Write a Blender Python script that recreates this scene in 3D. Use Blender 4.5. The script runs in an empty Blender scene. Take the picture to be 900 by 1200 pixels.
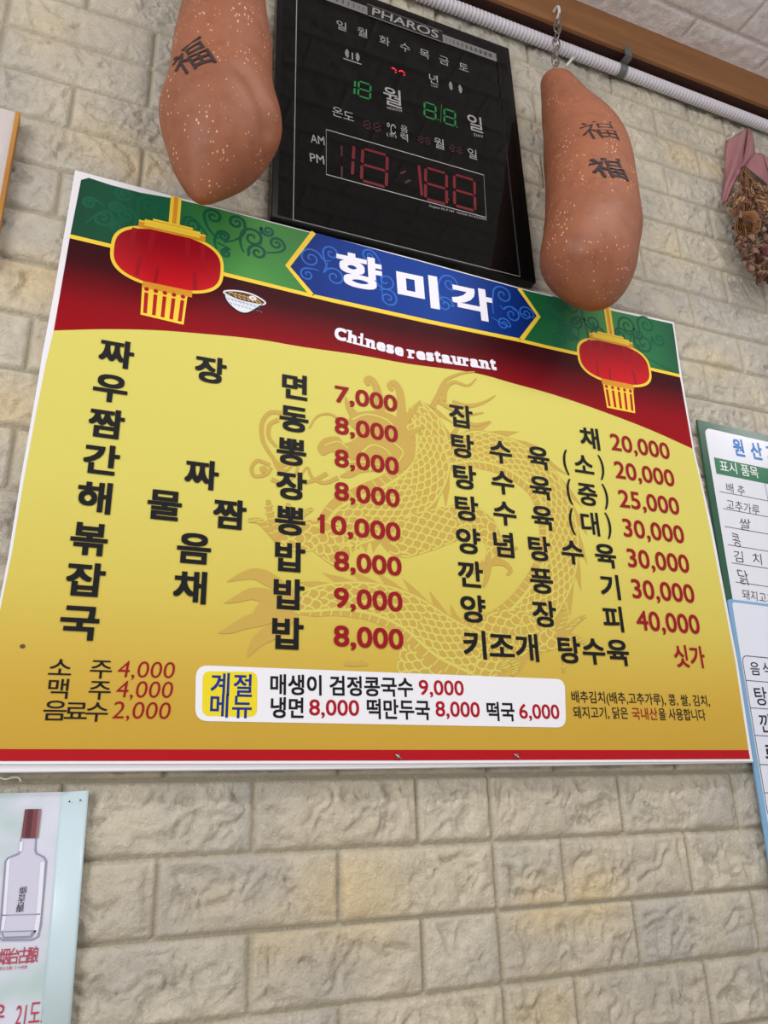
import bpy, bmesh, math, random
import numpy as np
from mathutils import Vector, Matrix
from mathutils.bvhtree import BVHTree

SC = bpy.context.scene
COL = SC.collection
random.seed(7)

# ------------------------------------------------------------------ camera
CAM = np.array([-0.51639, -0.91883, -0.03499])
FPX = 917.8
RIGHT = np.array([0.92646888, -0.37531434, -0.02818808])
UP = np.array([-0.10826563, -0.337485, 0.93508418])
FWD = np.array([0.36046356, 0.86327459, 0.35330299])
cd = bpy.data.cameras.new('camera')
cd.sensor_fit = 'VERTICAL'; cd.sensor_height = 36; cd.lens = FPX / 1200 * 36
cd.clip_start = .02
cam = bpy.data.objects.new('camera', cd); COL.objects.link(cam)
M = Matrix.Identity(4)
for i in range(3):
    M[i][0] = RIGHT[i]; M[i][1] = UP[i]; M[i][2] = -FWD[i]; M[i][3] = CAM[i]
cam.matrix_world = M
SC.camera = cam

# ------------------------------------------------------------------ light and exposure
SC.view_settings.view_transform = 'Standard'
SC.view_settings.look = 'None'
SC.view_settings.exposure = 0.0
SC.view_settings.gamma = 1.0
SC.view_settings.use_curve_mapping = False
wd = bpy.data.worlds.new('world'); SC.world = wd; wd.use_nodes = True
wd.node_tree.nodes['Background'].inputs[0].default_value = (.93, .96, 1, 1)
wd.node_tree.nodes['Background'].inputs[1].default_value = .52

def area(name, loc, target, sx, sy, power, col=(1, 1, 1)):
    l = bpy.data.lights.new(name, 'AREA'); l.shape = 'RECTANGLE'; l.size = sx; l.size_y = sy
    l.energy = power; l.color = col
    o = bpy.data.objects.new(name, l); COL.objects.link(o); o.location = loc
    o.rotation_euler = (Vector(target) - Vector(loc)).to_track_quat('-Z', 'Y').to_euler()
    return o
area('window_daylight', (-2.5, -2.3,   .75), (0, 0, .4), 1.5, 1.4, 52, (1, .985, .96))
area('ceiling_tube_light', (1.75, -1.1, 1.44), (1.65, -1.05, 0), .14, 1.3, 5, (.95, .97, 1))
area('ceiling_tube_light_front', (.25, -1.02, 1.44), (.25, -.9, 0), 1.3, .12, 13.5, (1, .98, .96))

# ------------------------------------------------------------------ materials
def lin(c):
    return tuple(((v / 255) / 12.92 if v / 255 <= .04045 else ((v / 255 + .055) / 1.055) ** 2.4) for v in c) + (1,)
_m = {}
def mat(name, rgb, rough=.5, spec=.5, emit=0, metal=0, alpha=1, trans=0):
    if name in _m: return _m[name]
    m = bpy.data.materials.new(name); m.use_nodes = True
    b = m.node_tree.nodes['Principled BSDF']
    b.inputs['Base Color'].default_value = lin(rgb)
    b.inputs['Roughness'].default_value = rough
    b.inputs['Specular IOR Level'].default_value = spec
    b.inputs['Metallic'].default_value = metal
    b.inputs['Alpha'].default_value = alpha
    if emit:
        b.inputs['Emission Color'].default_value = lin(rgb); b.inputs['Emission Strength'].default_value = emit
    _m[name] = m
    return m
def nodes(m):
    return m.node_tree.nodes, m.node_tree.links, m.node_tree.nodes['Principled BSDF']
def grad(name, axis, lo, hi, stops, rough=.5, spec=.09):
    """printed colour gradient along one object axis"""
    m = mat(name, (255, 255, 255), rough, spec); N, L, b = nodes(m)
    tc = N.new('ShaderNodeTexCoord'); sp = N.new('ShaderNodeSeparateXYZ'); mr = N.new('ShaderNodeMapRange'); cr = N.new('ShaderNodeValToRGB')
    L.new(tc.outputs['Object'], sp.inputs[0]); L.new(sp.outputs['XYZ'.index(axis)], mr.inputs[0])
    mr.inputs[1].default_value = lo; mr.inputs[2].default_value = hi
    L.new(mr.outputs[0], cr.inputs[0]); el = cr.color_ramp.elements
    el[0].position = stops[0][0]; el[0].color = lin(stops[0][1]); el[1].position = stops[-1][0]; el[1].color = lin(stops[-1][1])
    for p, c in stops[1:-1]:
        e = el.new(p); e.color = lin(c)
    L.new(cr.outputs[0], b.inputs['Base Color'])
    return m
def noise_node(N, L, vec, scale, detail=4, rough=.55, dist=0):
    n = N.new('ShaderNodeTexNoise'); n.inputs['Scale'].default_value = scale; n.inputs['Detail'].default_value = detail
    n.inputs['Roughness'].default_value = rough; n.inputs['Distortion'].default_value = dist
    L.new(vec, n.inputs['Vector']); return n
def ramp(N, L, src, stops):
    cr = N.new('ShaderNodeValToRGB'); L.new(src, cr.inputs[0]); el = cr.color_ramp.elements
    el[0].position = stops[0][0]; el[0].color = lin(stops[0][1]); el[1].position = stops[-1][0]; el[1].color = lin(stops[-1][1])
    for p, c in stops[1:-1]:
        e = el.new(p); e.color = lin(c)
    return cr
def mixc(N, L, fac, a, b, mode='MIX'):
    x = N.new('ShaderNodeMix'); x.data_type = 'RGBA'; x.blend_type = mode
    for s, v in ((0, fac), (6, a), (7, b)):
        if hasattr(v, 'is_linked'): L.new(v, x.inputs[s])
        else: x.inputs[s].default_value = v
    return x.outputs[2]
def bump(N, L, b, src, strength, dist):
    bp = N.new('ShaderNodeBump'); bp.inputs['Strength'].default_value = strength; bp.inputs['Distance'].default_value = dist
    L.new(src, bp.inputs['Height']); L.new(bp.outputs[0], b.inputs['Normal'])

def brick_mat(name, c_grey, c_cream, c_yellow, mortar, rough):
    m = mat(name, (200, 195, 180), rough, .5); N, L, b = nodes(m)
    tc = N.new('ShaderNodeTexCoord')
    at = N.new('ShaderNodeAttribute'); at.attribute_name = 'tint'
    mo = N.new('ShaderNodeAttribute'); mo.attribute_name = 'mortar'
    n1 = noise_node(N, L, tc.outputs['Object'], 5.5, 3)
    n2 = noise_node(N, L, tc.outputs['Object'], 60, 5)
    c = ramp(N, L, n1.outputs[0], [(.40, c_grey), (.60, c_cream)]).outputs[0]
    c = mixc(N, L, at.outputs['Fac'], c, lin(c_yellow))
    dk = ramp(N, L, n2.outputs[0], [(.3, (222, 220, 216)), (.62, (255, 255, 255))]).outputs[0]
    c = mixc(N, L, .55, c, dk, 'MULTIPLY')
    c = mixc(N, L, mo.outputs['Fac'], c, lin(mortar))
    L.new(c, b.inputs['Base Color'])
    n3 = noise_node(N, L, tc.outputs['Object'], 210, 6, .62, .4)
    bump(N, L, b, n3.outputs[0], .9, .0032)
    return m
M_BRICK = brick_mat('wall_foam_brick', (186, 180, 169), (206, 196, 176), (218, 192, 142), (176, 166, 144), .18)
M_CEIL = brick_mat('ceiling_foam_brick', (238, 232, 234), (242, 236, 237), (236, 230, 222), (230, 223, 222), .4)

def wood_mat(name, a, c, axis, rough=.45, sc=26):
    m = mat(name, a, rough, .4); N, L, b = nodes(m)
    tc = N.new('ShaderNodeTexCoord'); mp = N.new('ShaderNodeMapping')
    s = [sc, sc, sc]; s[axis] = sc * .07; mp.inputs['Scale'].default_value = s
    L.new(tc.outputs['Object'], mp.inputs[0])
    n = noise_node(N, L, mp.outputs[0], 1.0, 6, .6, .6)
    L.new(ramp(N, L, n.outputs[0], [(.28, c), (.7, a)]).outputs[0], b.inputs['Base Color'])
    bump(N, L, b, n.outputs[0], .12, .002)
    return m

# ------------------------------------------------------------------ helpers
def wpt(px, py, d=0.0):
    """point of the photograph taken to the vertical plane y = -d (metres)"""
    v = (px - 450) / FPX * RIGHT - (py - 600) / FPX * UP + FWD
    t = (-d - CAM[1]) / v[1]
    return CAM + t * v
def wxz(px, py, d=0.0):
    p = wpt(px, py, d); return (p[0], p[2])

class MB:
    """collects geometry for ONE mesh object (world coordinates)"""
    def __init__(s): s.v = []; s.f = []; s.mi = []
    def add(s, vs, fs, mi=0):
        n = len(s.v); s.v += [tuple(map(float, v)) for v in vs]; s.f += [tuple(i + n for i in f) for f in fs]; s.mi += [mi] * len(fs)
        return s
    def box(s, lo, hi, mi=0):
        x0, y0, z0 = lo; x1, y1, z1 = hi
        return s.add([(x0, y0, z0), (x1, y0, z0), (x1, y1, z0), (x0, y1, z0), (x0, y0, z1), (x1, y0, z1), (x1, y1, z1), (x0, y1, z1)],
                     [(0, 3, 2, 1), (4, 5, 6, 7), (0, 1, 5, 4), (1, 2, 6, 5), (2, 3, 7, 6), (3, 0, 4, 7)], mi)
    def prism(s, xz, y0, y1, mi=0):
        """closed outline in the wall plane, extruded from y0 (front) to y1 (back)"""
        n = len(xz); a = sum(xz[i][0] * xz[(i + 1) % n][1] - xz[(i + 1) % n][0] * xz[i][1] for i in range(n))
        if a < 0: xz = xz[::-1]
        v = [(x, y0, z) for x, z in xz] + [(x, y1, z) for x, z in xz]
        f = [tuple(range(n)), tuple(range(2 * n - 1, n - 1, -1))] + [(i, n + i, n + (i + 1) % n, (i + 1) % n) for i in range(n)]
        return s.add(v, f, mi)
    def flat(s, xz, y, mi=0):
        n = len(xz); a = sum(xz[i][0] * xz[(i + 1) % n][1] - xz[(i + 1) % n][0] * xz[i][1] for i in range(n))
        if a < 0: xz = xz[::-1]
        return s.add([(x, y, z) for x, z in xz], [tuple(range(n))], mi)
    def stroke(s, xz, w, y, mi=0, closed=False):
        """flat printed line along points, width w (number or list)"""
        P = np.array(xz, float); n = len(P)
        if closed: T = np.roll(P, -1, 0) - np.roll(P, 1, 0)
        else: T = np.gradient(P, axis=0)
        T /= np.maximum(np.linalg.norm(T, axis=1, keepdims=True), 1e-9)
        N_ = np.stack([-T[:, 1], T[:, 0]], 1); W = (np.array(w) * np.ones(n))[:, None] / 2
        A = P + N_ * W; B_ = P - N_ * W
        if not closed:
            for E_ in (A, B_):
                for i in range(1, n):
                    if (E_[i] - E_[i - 1]) @ T[i] < 0: E_[i] = E_[i - 1]
        v = [(a[0], y, a[1]) for a in A] + [(b[0], y, b[1]) for b in B_]
        m = n if closed else n - 1
        return s.add(v, [(i, n + i, n + (i + 1) % n, (i + 1) % n) for i in range(m)], mi)
    def tube(s, pts, r, seg=10, mi=0, cap=True):
        P = np.array(pts, float); n = len(P); R_ = np.array(r) * np.ones(n)
        T = np.gradient(P, axis=0); T /= np.maximum(np.linalg.norm(T, axis=1, keepdims=True), 1e-9)
        up = np.array([0, 0, 1.]) if abs(T[0][2]) < .9 else np.array([1., 0, 0])
        vs = []; u = np.cross(T[0], up); u /= np.linalg.norm(u)
        for i in range(n):
            u = u - T[i] * (u @ T[i]); u /= np.linalg.norm(u); w = np.cross(T[i], u)
            for k in range(seg):
                a = 2 * math.pi * k / seg
                vs.append(P[i] + R_[i] * (math.cos(a) * u + math.sin(a) * w))
        fs = [(i * seg + k, i * seg + (k + 1) % seg, (i + 1) * seg + (k + 1) % seg, (i + 1) * seg + k) for i in range(n - 1) for k in range(seg)]
        if cap: fs += [tuple(range(seg))[::-1], tuple((n - 1) * seg + k for k in range(seg))]
        return s.add(vs, fs, mi)
    def build(s, name, mats, parent=None, smooth=False, bevel=0, sub=0):
        me = bpy.data.meshes.new(name); o = bpy.data.objects.new(name, me); COL.objects.link(o)
        off = np.array(parent_origin(parent)) if parent else np.zeros(3)
        me.from_pydata([tuple(np.array(v) - off) for v in s.v], [], s.f)
        for m in (mats if isinstance(mats, (list, tuple)) else [mats]): me.materials.append(m)
        me.polygons.foreach_set('material_index', s.mi)
        if smooth: me.polygons.foreach_set('use_smooth', [True] * len(s.f))
        me.update()
        if parent: o.parent = parent
        if bevel:
            b = o.modifiers.new('bevel', 'BEVEL'); b.width = bevel; b.segments = 3; b.limit_method = 'ANGLE'
        if sub:
            b = o.modifiers.new('subd', 'SUBSURF'); b.levels = sub; b.render_levels = sub
        return o
def parent_origin(o):
    p = Vector((0, 0, 0))
    while o: p += o.location; o = o.parent
    return p
def thing(name, loc, label, cat, group=None):
    o = bpy.data.objects.new(name, None); COL.objects.link(o); o.location = loc; o.empty_display_size = .03
    return tag(o, label, cat, group)
def tag(o, label, cat, group=None):
    o['label'] = label; o['category'] = cat
    if group: o['group'] = group
    return o

def catmull(pts, n=8, closed=False):
    P = [np.array(p, float) for p in pts]; out = []
    if closed: Q = [P[-1]] + P + P[:2]; m = len(P)
    else: Q = [2 * P[0] - P[1]] + P + [2 * P[-1] - P[-2]]; m = len(P) - 1
    for i in range(m):
        a, b, c, d = Q[i:i + 4]
        for k in range(n):
            t = k / n
            out.append(.5 * ((2 * b) + (c - a) * t + (2 * a - 5 * b + 4 * c - d) * t * t + (3 * b - a - 3 * c + d) * t ** 3))
    if not closed: out.append(P[-1])
    return [tuple(p) for p in out]

# ---- lettering: Blender's own text, turned into flat meshes
_g = {}
LSTEP = .000014
class Lv(np.ndarray):
    def __new__(c, a, lv): o = np.asarray(a).view(c); o.lv = lv; return o
    def __array_finalize__(s, o): s.lv = getattr(o, 'lv', None)
def levels(v):
    l = getattr(v, 'lv', None); return np.zeros(len(v)) if l is None else l
def glyph(body, bold=0.0):
    k = (body, round(bold, 4))
    if k not in _g and bold > 0:
        v, f = glyph(body, 0.0); vs = []; fs = []; lv = []
        offs = [(0, 0)] + [(i_, j_) for i_ in (-1, 0, 1) for j_ in (-1, 0, 1) if i_ or j_]
        if bold > .03: offs += [(.5 * i_, .5 * j_) for i_ in (-1, 1) for j_ in (-1, 1)]
        for i, (dx, dy) in enumerate(offs):
            vs.append(v + np.array([dx, dy]) * bold); fs += [tuple(q + i * len(v) for q in t) for t in f]; lv.append(np.full(len(v), float(i)))
        _g[k] = (Lv(np.concatenate(vs), np.concatenate(lv)), fs)
    if k not in _g:
        c = bpy.data.curves.new('lettering', 'FONT'); c.body = body; c.offset = bold; c.resolution_u = 4; c.fill_mode = 'FRONT'
        o = bpy.data.objects.new('lettering', c); COL.objects.link(o)
        dg = bpy.context.evaluated_depsgraph_get(); dg.update()
        me = o.evaluated_get(dg).to_mesh()
        v = np.array([(q.co.x, q.co.y) for q in me.vertices]); f = [tuple(p.vertices) for p in me.polygons]
        o.evaluated_get(dg).to_mesh_clear()
        bpy.data.objects.remove(o); bpy.data.curves.remove(c)
        _g[k] = (v, f)
    return _g[k]
def put_box(mb, body, x0, z0, x1, z1, y, bold=0.0, mi=0, ang=0.0, shear=0.0):
    """lettering whose ink fills the box (x0,z0)-(x1,z1) of the wall plane, turned by ang about its centre"""
    v, f = glyph(body, bold); lv = levels(v); v = np.asarray(v); lo = v.min(0); hi = v.max(0)
    q = (v - lo) / (hi - lo) - .5
    X = q[:, 0] * (x1 - x0) + q[:, 1] * (z1 - z0) * shear; Z = q[:, 1] * (z1 - z0)
    c, s = math.cos(ang), math.sin(ang); cx, cz = (x0 + x1) / 2, (z0 + z1) / 2
    mb.add([(cx + a * c - b * s, y - l * LSTEP, cz + a * s + b * c) for a, b, l in zip(X, Z, lv)], [t for t in f], mi)
def put_span(mb, body, p0, p1, h, d, y, bold=0.0, mi=0, shear=0.0):
    """lettering between two photo points at the middle of its left and right ends, h = ink height in metres"""
    a = np.array(wxz(*p0, d)); b = np.array(wxz(*p1, d)); L = np.linalg.norm(b - a); c = (a + b) / 2
    put_box(mb, body, c[0] - L / 2, c[1] - h / 2, c[0] + L / 2, c[1] + h / 2, y, bold, mi, math.atan2(b[1] - a[1], b[0] - a[0]), shear)
def put_em(mb, ch, cx, cz, ex, ez, y, bold=0.0, mi=0):
    """one syllable block centred on (cx, cz), em size ex by ez"""
    v, f = glyph(ch, bold); lv = levels(v)
    mb.add([(cx + (a - .46) * ex, y - l * LSTEP, cz + (b - .375) * ez) for (a, b), l in zip(np.asarray(v), lv)], f, mi)

# ------------------------------------------------------------------ rough foam brick surfaces
_rng = np.random.RandomState(11)
_tab = _rng.rand(256, 256)
def vnoise(x, y, ox=0, oy=0):
    x = x + ox; y = y + oy
    xi = np.floor(x).astype(int); yi = np.floor(y).astype(int); fx = x - xi; fy = y - yi
    fx = fx * fx * fx * (fx * (fx * 6 - 15) + 10); fy = fy * fy * fy * (fy * (fy * 6 - 15) + 10)
    g = lambda i, j: _tab[i % 256, j % 256]
    return (g(xi, yi) * (1 - fx) + g(xi + 1, yi) * fx) * (1 - fy) + (g(xi, yi + 1) * (1 - fx) + g(xi + 1, yi + 1) * fx) * fy
def rock(x, z, bid):
    ox = (bid * 37.7) % 211; oy = (bid * 91.3) % 197
    wx = vnoise(x * 38, z * 38, ox + 9, oy) - .5; wz = vnoise(x * 38, z * 38, ox, oy + 31) - .5
    X = x + wx * .03; Z = z + wz * .03
    # chipped facets: creases where two slopes meet
    lo = vnoise(X * 24 + Z * 8, Z * 30 - X * 8, ox, oy)
    r1 = 1 - np.abs(2 * vnoise(X * 36 + Z * 16, Z * 30 - X * 14, ox + 20, oy) - 1)
    r2 = 1 - np.abs(2 * vnoise(X * 80 - Z * 30, Z * 70 + X * 30, ox + 50, oy + 20) - 1)
    r3 = 1 - np.abs(2 * vnoise(X * 170, Z * 150 + X * 60, ox, oy + 70) - 1)
    n = vnoise(X * 320, Z * 320, ox, oy) - .5
    step = np.clip((vnoise(X * 30 - Z * 12, Z * 24, ox + 90, oy + 40) - .5) * 9, -.5, .5)
    return .55 * lo + .42 * r1 ** 3 + .30 * r2 ** 3 + .14 * r3 ** 2 + .10 * n + .22 * step + .05
def brick_field(U, V, joints_of, pitch, bedge=.0026, gap=.0017, amp=.0150, deep=.0050):
    """height towards the room, mortar mask; joints_of(row) -> sorted joint list incl. both ends"""
    row = np.floor(V / pitch).astype(int); fv = V - row * pitch
    dist = np.minimum(fv, pitch - fv); bid = row * 13.0 + 0
    dv = dist.copy(); du = np.full_like(U, 9.0); bidx = np.zeros_like(U)
    for r in np.unique(row):
        msk = row == r; js = np.array(joints_of(r)); u = U[msk]
        i = np.clip(np.searchsorted(js, u) - 1, 0, len(js) - 2)
        du[msk] = np.minimum(u - js[i], js[i + 1] - u); bidx[msk] = i
    e = np.minimum(du, dv) + (vnoise(U * 160, V * 160, 3, 5) - .5) * .0012
    t = np.clip((e - gap) / bedge, 0, 1); t = t * t * (3 - 2 * t)
    t2 = np.clip((e - gap - .002) / .014, 0, 1)
    bid = (row + 60) * 17.0 + bidx * 7.3
    hgt = -deep * (1 - t) + t * t2 * (rock(U, V, bid) - .52) * amp
    return np.where(hgt > .0018, .0018 + .0016 * np.tanh((hgt - .0018) / .0016), hgt), 1 - t, bid

def grid_mesh(name, m, A, B, h, mk, tint, to3d):
    ny, nx = A.shape; P = to3d(A, B, h).reshape(-1, 3)
    me = bpy.data.meshes.new(name)
    idx = np.arange(nx * ny).reshape(ny, nx)
    q = np.stack([idx[:-1, :-1], idx[:-1, 1:], idx[1:, 1:], idx[1:, :-1]], -1).reshape(-1, 4)
    me.vertices.add(len(P)); me.vertices.foreach_set('co', P.astype(np.float32).ravel())
    me.loops.add(q.size); me.loops.foreach_set('vertex_index', q.astype(np.int32).ravel())
    me.polygons.add(len(q)); me.polygons.foreach_set('loop_start', np.arange(0, q.size, 4, dtype=np.int32))
    me.polygons.foreach_set('use_smooth', np.ones(len(q), bool))
    me.update(calc_edges=True)
    for nm, a in (('tint', tint), ('mortar', mk)):
        at = me.attributes.new(nm, 'FLOAT', 'POINT'); at.data.foreach_set('value', a.astype(np.float32).ravel())
    me.materials.append(m)
    o = bpy.data.objects.new(name, me); COL.objects.link(o); o['kind'] = 'structure'
    return o

ZC = 1.483          # ceiling height
def build_wall():
    xs = np.arange(-.95, 1.45, .0028); zs = np.arange(-.62, ZC + .01, .0028)
    X, Z = np.meshgrid(xs, zs)
    left = X < .0
    hi = np.where(left, Z > .628, Z > .45)
    sx = np.where(left, np.where(hi, .013, np.where(Z > .25, .0045, 0)), np.where(hi, .0045, 0))
    sz = np.where(left, np.where(hi, .0115, np.where(Z > .25, .009, 0)), np.where(hi, .0115, 0))
    U = X - sx; V = Z - sz
    def joints(flip_lo, flip_hi):
        def f(r):
            odd = (r % 2) != 0
            if flip_lo <= r <= flip_hi: odd = not odd
            pat = [0, .2, .4, .6] if odd else [0, .1, .3, .5]
            return sorted(j + .7 * k for k in range(-3, 4) for j in pat)
        return f
    hl, ml, bl = brick_field(U, V, joints(8, 12), .077)
    hr, mr, br = brick_field(U, V, joints(99, 99), .077)
    h = np.where(left, hl, hr); mk = np.where(left, ml, mr); bid = np.where(left, bl, br)
    tint = np.zeros_like(X)
    for px, py, r, w in [(400, 1050, .07, .75), (330, 1085, .06, .45), (640, 1060, .05, .8), (690, 1050, .05, .7), (640, 1185, .06, .6),
                         (800, 180, .07, .75), (835, 200, .04, .6), (840, 430, .06, .65), (800, 300, .06, .4), (170, 195, .06, .7), (60, 330, .06, .7),
                         (130, 170, .07, .5), (20, 480, .05, .6), (60, 30, .07, .5), (870, 250, .06, .5), (250, 1060, .05, .35), (880, 470, .05, .4), (590, 130, .08, .45), (230, 205, .05, .4)]:
        c = wxz(px, py); tint = np.maximum(tint, w * np.exp(-(((X - c[0]) / r) ** 2 + ((Z - c[1]) / (r * .7)) ** 2)))
    tint = np.clip(tint * .8 + .25 * (np.modf(bid * .618)[0] - .6), 0, 1)
    return grid_mesh('wall_back', M_BRICK, X, Z, h, mk, tint, lambda a, b, h: np.stack([a, -h, b], -1))
build_wall()
def build_ceiling():
    xs = np.arange(-1.6, 2.6, .005); ys = np.arange(-2.6, .01, .005)
    X, Y = np.meshgrid(xs, ys)
    def joints(r):
        pat = [.04, .25, .46, .67] if r % 2 else [-.06, .145, .355, .565]
        return sorted(j + .84 * k for k in range(-4, 5) for j in pat)
    h, mk, bid = brick_field(X, Y + .104 + .081 * 40, joints, .081, amp=.006)
    h = h * np.clip((-.052 - Y) / .012, 0, 1)
    return grid_mesh('ceiling', M_CEIL, X, Y, h, mk, mk * 0, lambda a, b, h: np.stack([a, b, ZC - h], -1))
build_ceiling()
f = MB(); f.box((-1.6, -3.6, -1.02), (2.6, .012, -1.0))
o = f.build('floor', wood_mat('floor_wood', (214, 206, 194), (196, 186, 172), 0, .4, 12)); o['kind'] = 'structure'
# unseen panel added behind the foam's lower edge so that no light leaks round it
f = MB(); f.box((-.95, .012, -1.0), (1.45, .03, -.60))
o = f.build('light_block_back', mat('plaster', (200, 195, 185), .8)); o['kind'] = 'structure'

ZB = 1.391; DB = .046
f = MB(); f.box((-.95, -DB, ZB), (1.45, -DB + .009, ZC + .004))
o = f.build('trim_1', wood_mat('beam_wood', (150, 102, 60), (118, 74, 38), 0, .5, 30), bevel=.0015); o['kind'] = 'structure'
f = MB(); f.box((-.95, -DB + .009, ZB + .0005), (1.45, -.0035, ZC + .004))  # added dark brown strip, its colour stands in for shade under the beam
o = f.build('shade_strip', wood_mat('painted_shade_brown', (64, 30, 20), (48, 22, 15), 0, .55, 30)); o['kind'] = 'structure'

# ------------------------------------------------------------------ the menu banner
D = .024
ROOT = (-.07, -.004, .02)
banner = thing('menu_banner', ROOT, 'large yellow printed menu banner on white foam board with red and green header', 'menu banner')
def thing_child(name):
    o = bpy.data.objects.new(name, None); COL.objects.link(o); o.parent = banner; o.empty_display_size = .02
    return o
def Bp(px, py): return wxz(px, py, D)
def Y(layer): return -D - .0003 - .00014 * layer
ZR = ROOT[2]
WHITE = mat('board_white', (232, 230, 236), .5, .3)
INK = mat('ink_black', (26, 25, 27), .5, .16)
RED = mat('ink_red', (150, 20, 32), .5, .16)
out = [(88, 199), (207, 230.5), (345, 266.5), (480, 301.5), (620, 340), (790, 377.5), (791.5, 390), (799.5, 442), (814, 527), (835, 618), (864.5, 775), (883, 893.5), (450, 900.5), (-36, 905.5), (-2, 712), (10, 650), (24, 562), (39.5, 475), (50, 412), (64, 338), (76, 269)]
mb = MB(); mb.prism([Bp(*p) for p in out], -D, -.0045)
mb.build('foam_board', WHITE, banner, bevel=.0008)

# printed sheet: one outline split into its colour fields
top_edge = [(95, 211), (104, 208.5), (130, 217), (165, 226), (205, 233), (260, 246), (345, 268), (480, 303), (620, 341.5), (700, 360.5), (788, 379.5)]
right_up = [(790, 392), (796.5, 441)]
curve_ry = [(63, 387.5), (120, 386), (180, 387), (240, 391.5), (300, 397.5), (354.7, 406.7), (420, 416), (480, 426.7), (553, 436.5), (600, 449), (650, 463), (702, 480.8), (760, 503), (811.5, 526)]
line_y = [(82, 277), (128, 288), (262.7, 321.5), (387, 352), (500, 377), (611, 399.5), (640, 406.5), (675, 414.3), (762, 432.5), (796.5, 440.5)]
GREEN = mat('print_green', (45, 120, 62), .48, .18)
N_, L_, b_ = nodes(GREEN)
tc_ = N_.new('ShaderNodeTexCoord'); sp_ = N_.new('ShaderNodeSeparateXYZ'); L_.new(tc_.outputs['Object'], sp_.inputs[0])
fc_ = N_.new('ShaderNodeFloatCurve'); mr_ = N_.new('ShaderNodeMapRange'); mr_.inputs[1].default_value = -.51; mr_.inputs[2].default_value = .51
L_.new(sp_.outputs[0], mr_.inputs[0])
cr_ = ramp(N_, L_, mr_.outputs[0], [(0, (10, 66, 46)), (.12, (18, 90, 58)), (.24, (74, 148, 66)), (.4, (30, 104, 54)), (.75, (22, 100, 56)), (.83, (66, 140, 74)), (.93, (34, 112, 66)), (1, (14, 74, 52))])
L_.new(cr_.outputs[0], b_.inputs['Base Color'])
HEADRED = grad('print_red_field', 'Z', .455, .665, [(0, (164, 9, 22)), (.40, (142, 9, 22)), (.70, (64, 10, 18)), (1, (38, 9, 16))], .5)
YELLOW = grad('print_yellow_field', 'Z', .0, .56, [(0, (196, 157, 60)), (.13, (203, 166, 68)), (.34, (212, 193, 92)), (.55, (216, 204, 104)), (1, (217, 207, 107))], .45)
STRIPE = mat('print_stripe_red', (176, 20, 30), .5, .16)
sheet = MB()
sheet.flat([Bp(*p) for p in top_edge + right_up] + [Bp(*p) for p in line_y[::-1]], Y(0), 0)
sheet.flat([Bp(*p) for p in line_y] + [Bp(*p) for p in catmull(curve_ry, 4)[::-1]], Y(0), 1)
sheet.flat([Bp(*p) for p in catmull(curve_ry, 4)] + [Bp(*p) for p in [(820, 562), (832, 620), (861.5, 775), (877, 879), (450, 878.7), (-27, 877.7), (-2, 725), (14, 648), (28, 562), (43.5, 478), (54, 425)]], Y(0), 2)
sheet.flat([Bp(*p) for p in [(-27, 877.7), (450, 878.7), (877, 879), (879, 889.5), (450, 891.3), (-29, 892)]], Y(0), 3)
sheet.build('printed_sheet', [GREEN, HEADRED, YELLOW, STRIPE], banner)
# thin pale lip of the sheet along the bottom
mb = MB(); mb.prism([Bp(*p) for p in [(-30, 893.5), (450, 892.6), (881, 890.5), (881, 892.5), (450, 895.2), (-30, 896)]], -D - .0028, -D)
mb.build('sheet_lip', mat('vinyl_white', (238, 236, 240), .25, .5), banner, bevel=.0006)
GOLD = mat('print_gold', (246, 208, 64), .5, .16)
GOLD2 = mat('print_ochre', (220, 150, 44), .5, .16)
mb = MB(); mb.stroke([Bp(*p) for p in line_y], .0062, Y(1)); mb.build('header_line', GOLD, banner)

# swirls in the header
def spiral(mb, cx, cz, r, a0, turns, cw, w, y, tail=None):
    pts = []
    n = int(26 * turns) + 6
    for i in range(n + 1):
        t = i / n; a = a0 + cw * turns * 2 * math.pi * t; rr = r * (1 - t) ** .8 * 1.0 + r * .06
        pts.append((cx + rr * math.cos(a), cz + rr * math.sin(a)))
    global _sp
    _sp += 1
    if tail is not None:
        p0 = np.array(pts[0]); d0 = p0 - np.array(pts[1]); d0 /= np.linalg.norm(d0); tl_ = np.array(tail); ln_ = np.linalg.norm(tl_ - p0)
        h_ = [tuple((1 - t) ** 2 * tl_ + 2 * t * (1 - t) * (p0 + d0 * ln_ * .55) + t * t * p0) for t in np.linspace(0, 1, 14)]
        mb.stroke(h_, np.linspace(w * .5, w, 14), y + .00008 - .000005 * (_sp % 12) - .00006)
    mb.stroke(pts, np.linspace(w, w * .75, len(pts)), y + .00008 - .000005 * (_sp % 12))
_sp = 0
def px_spirals(lst, w, y, m):
    for (px, py, rp, a0, turns, cw, tail) in lst:
        c = Bp(px, py); e = Bp(px + rp, py); r = 1.12 * math.hypot(e[0] - c[0], e[1] - c[1])
        mb = MB(); spiral(mb, c[0], c[1], r, math.radians(a0), turns, cw, w, y, Bp(*tail) if tail else None); mb.build('swirl_print', m, banner)
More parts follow.
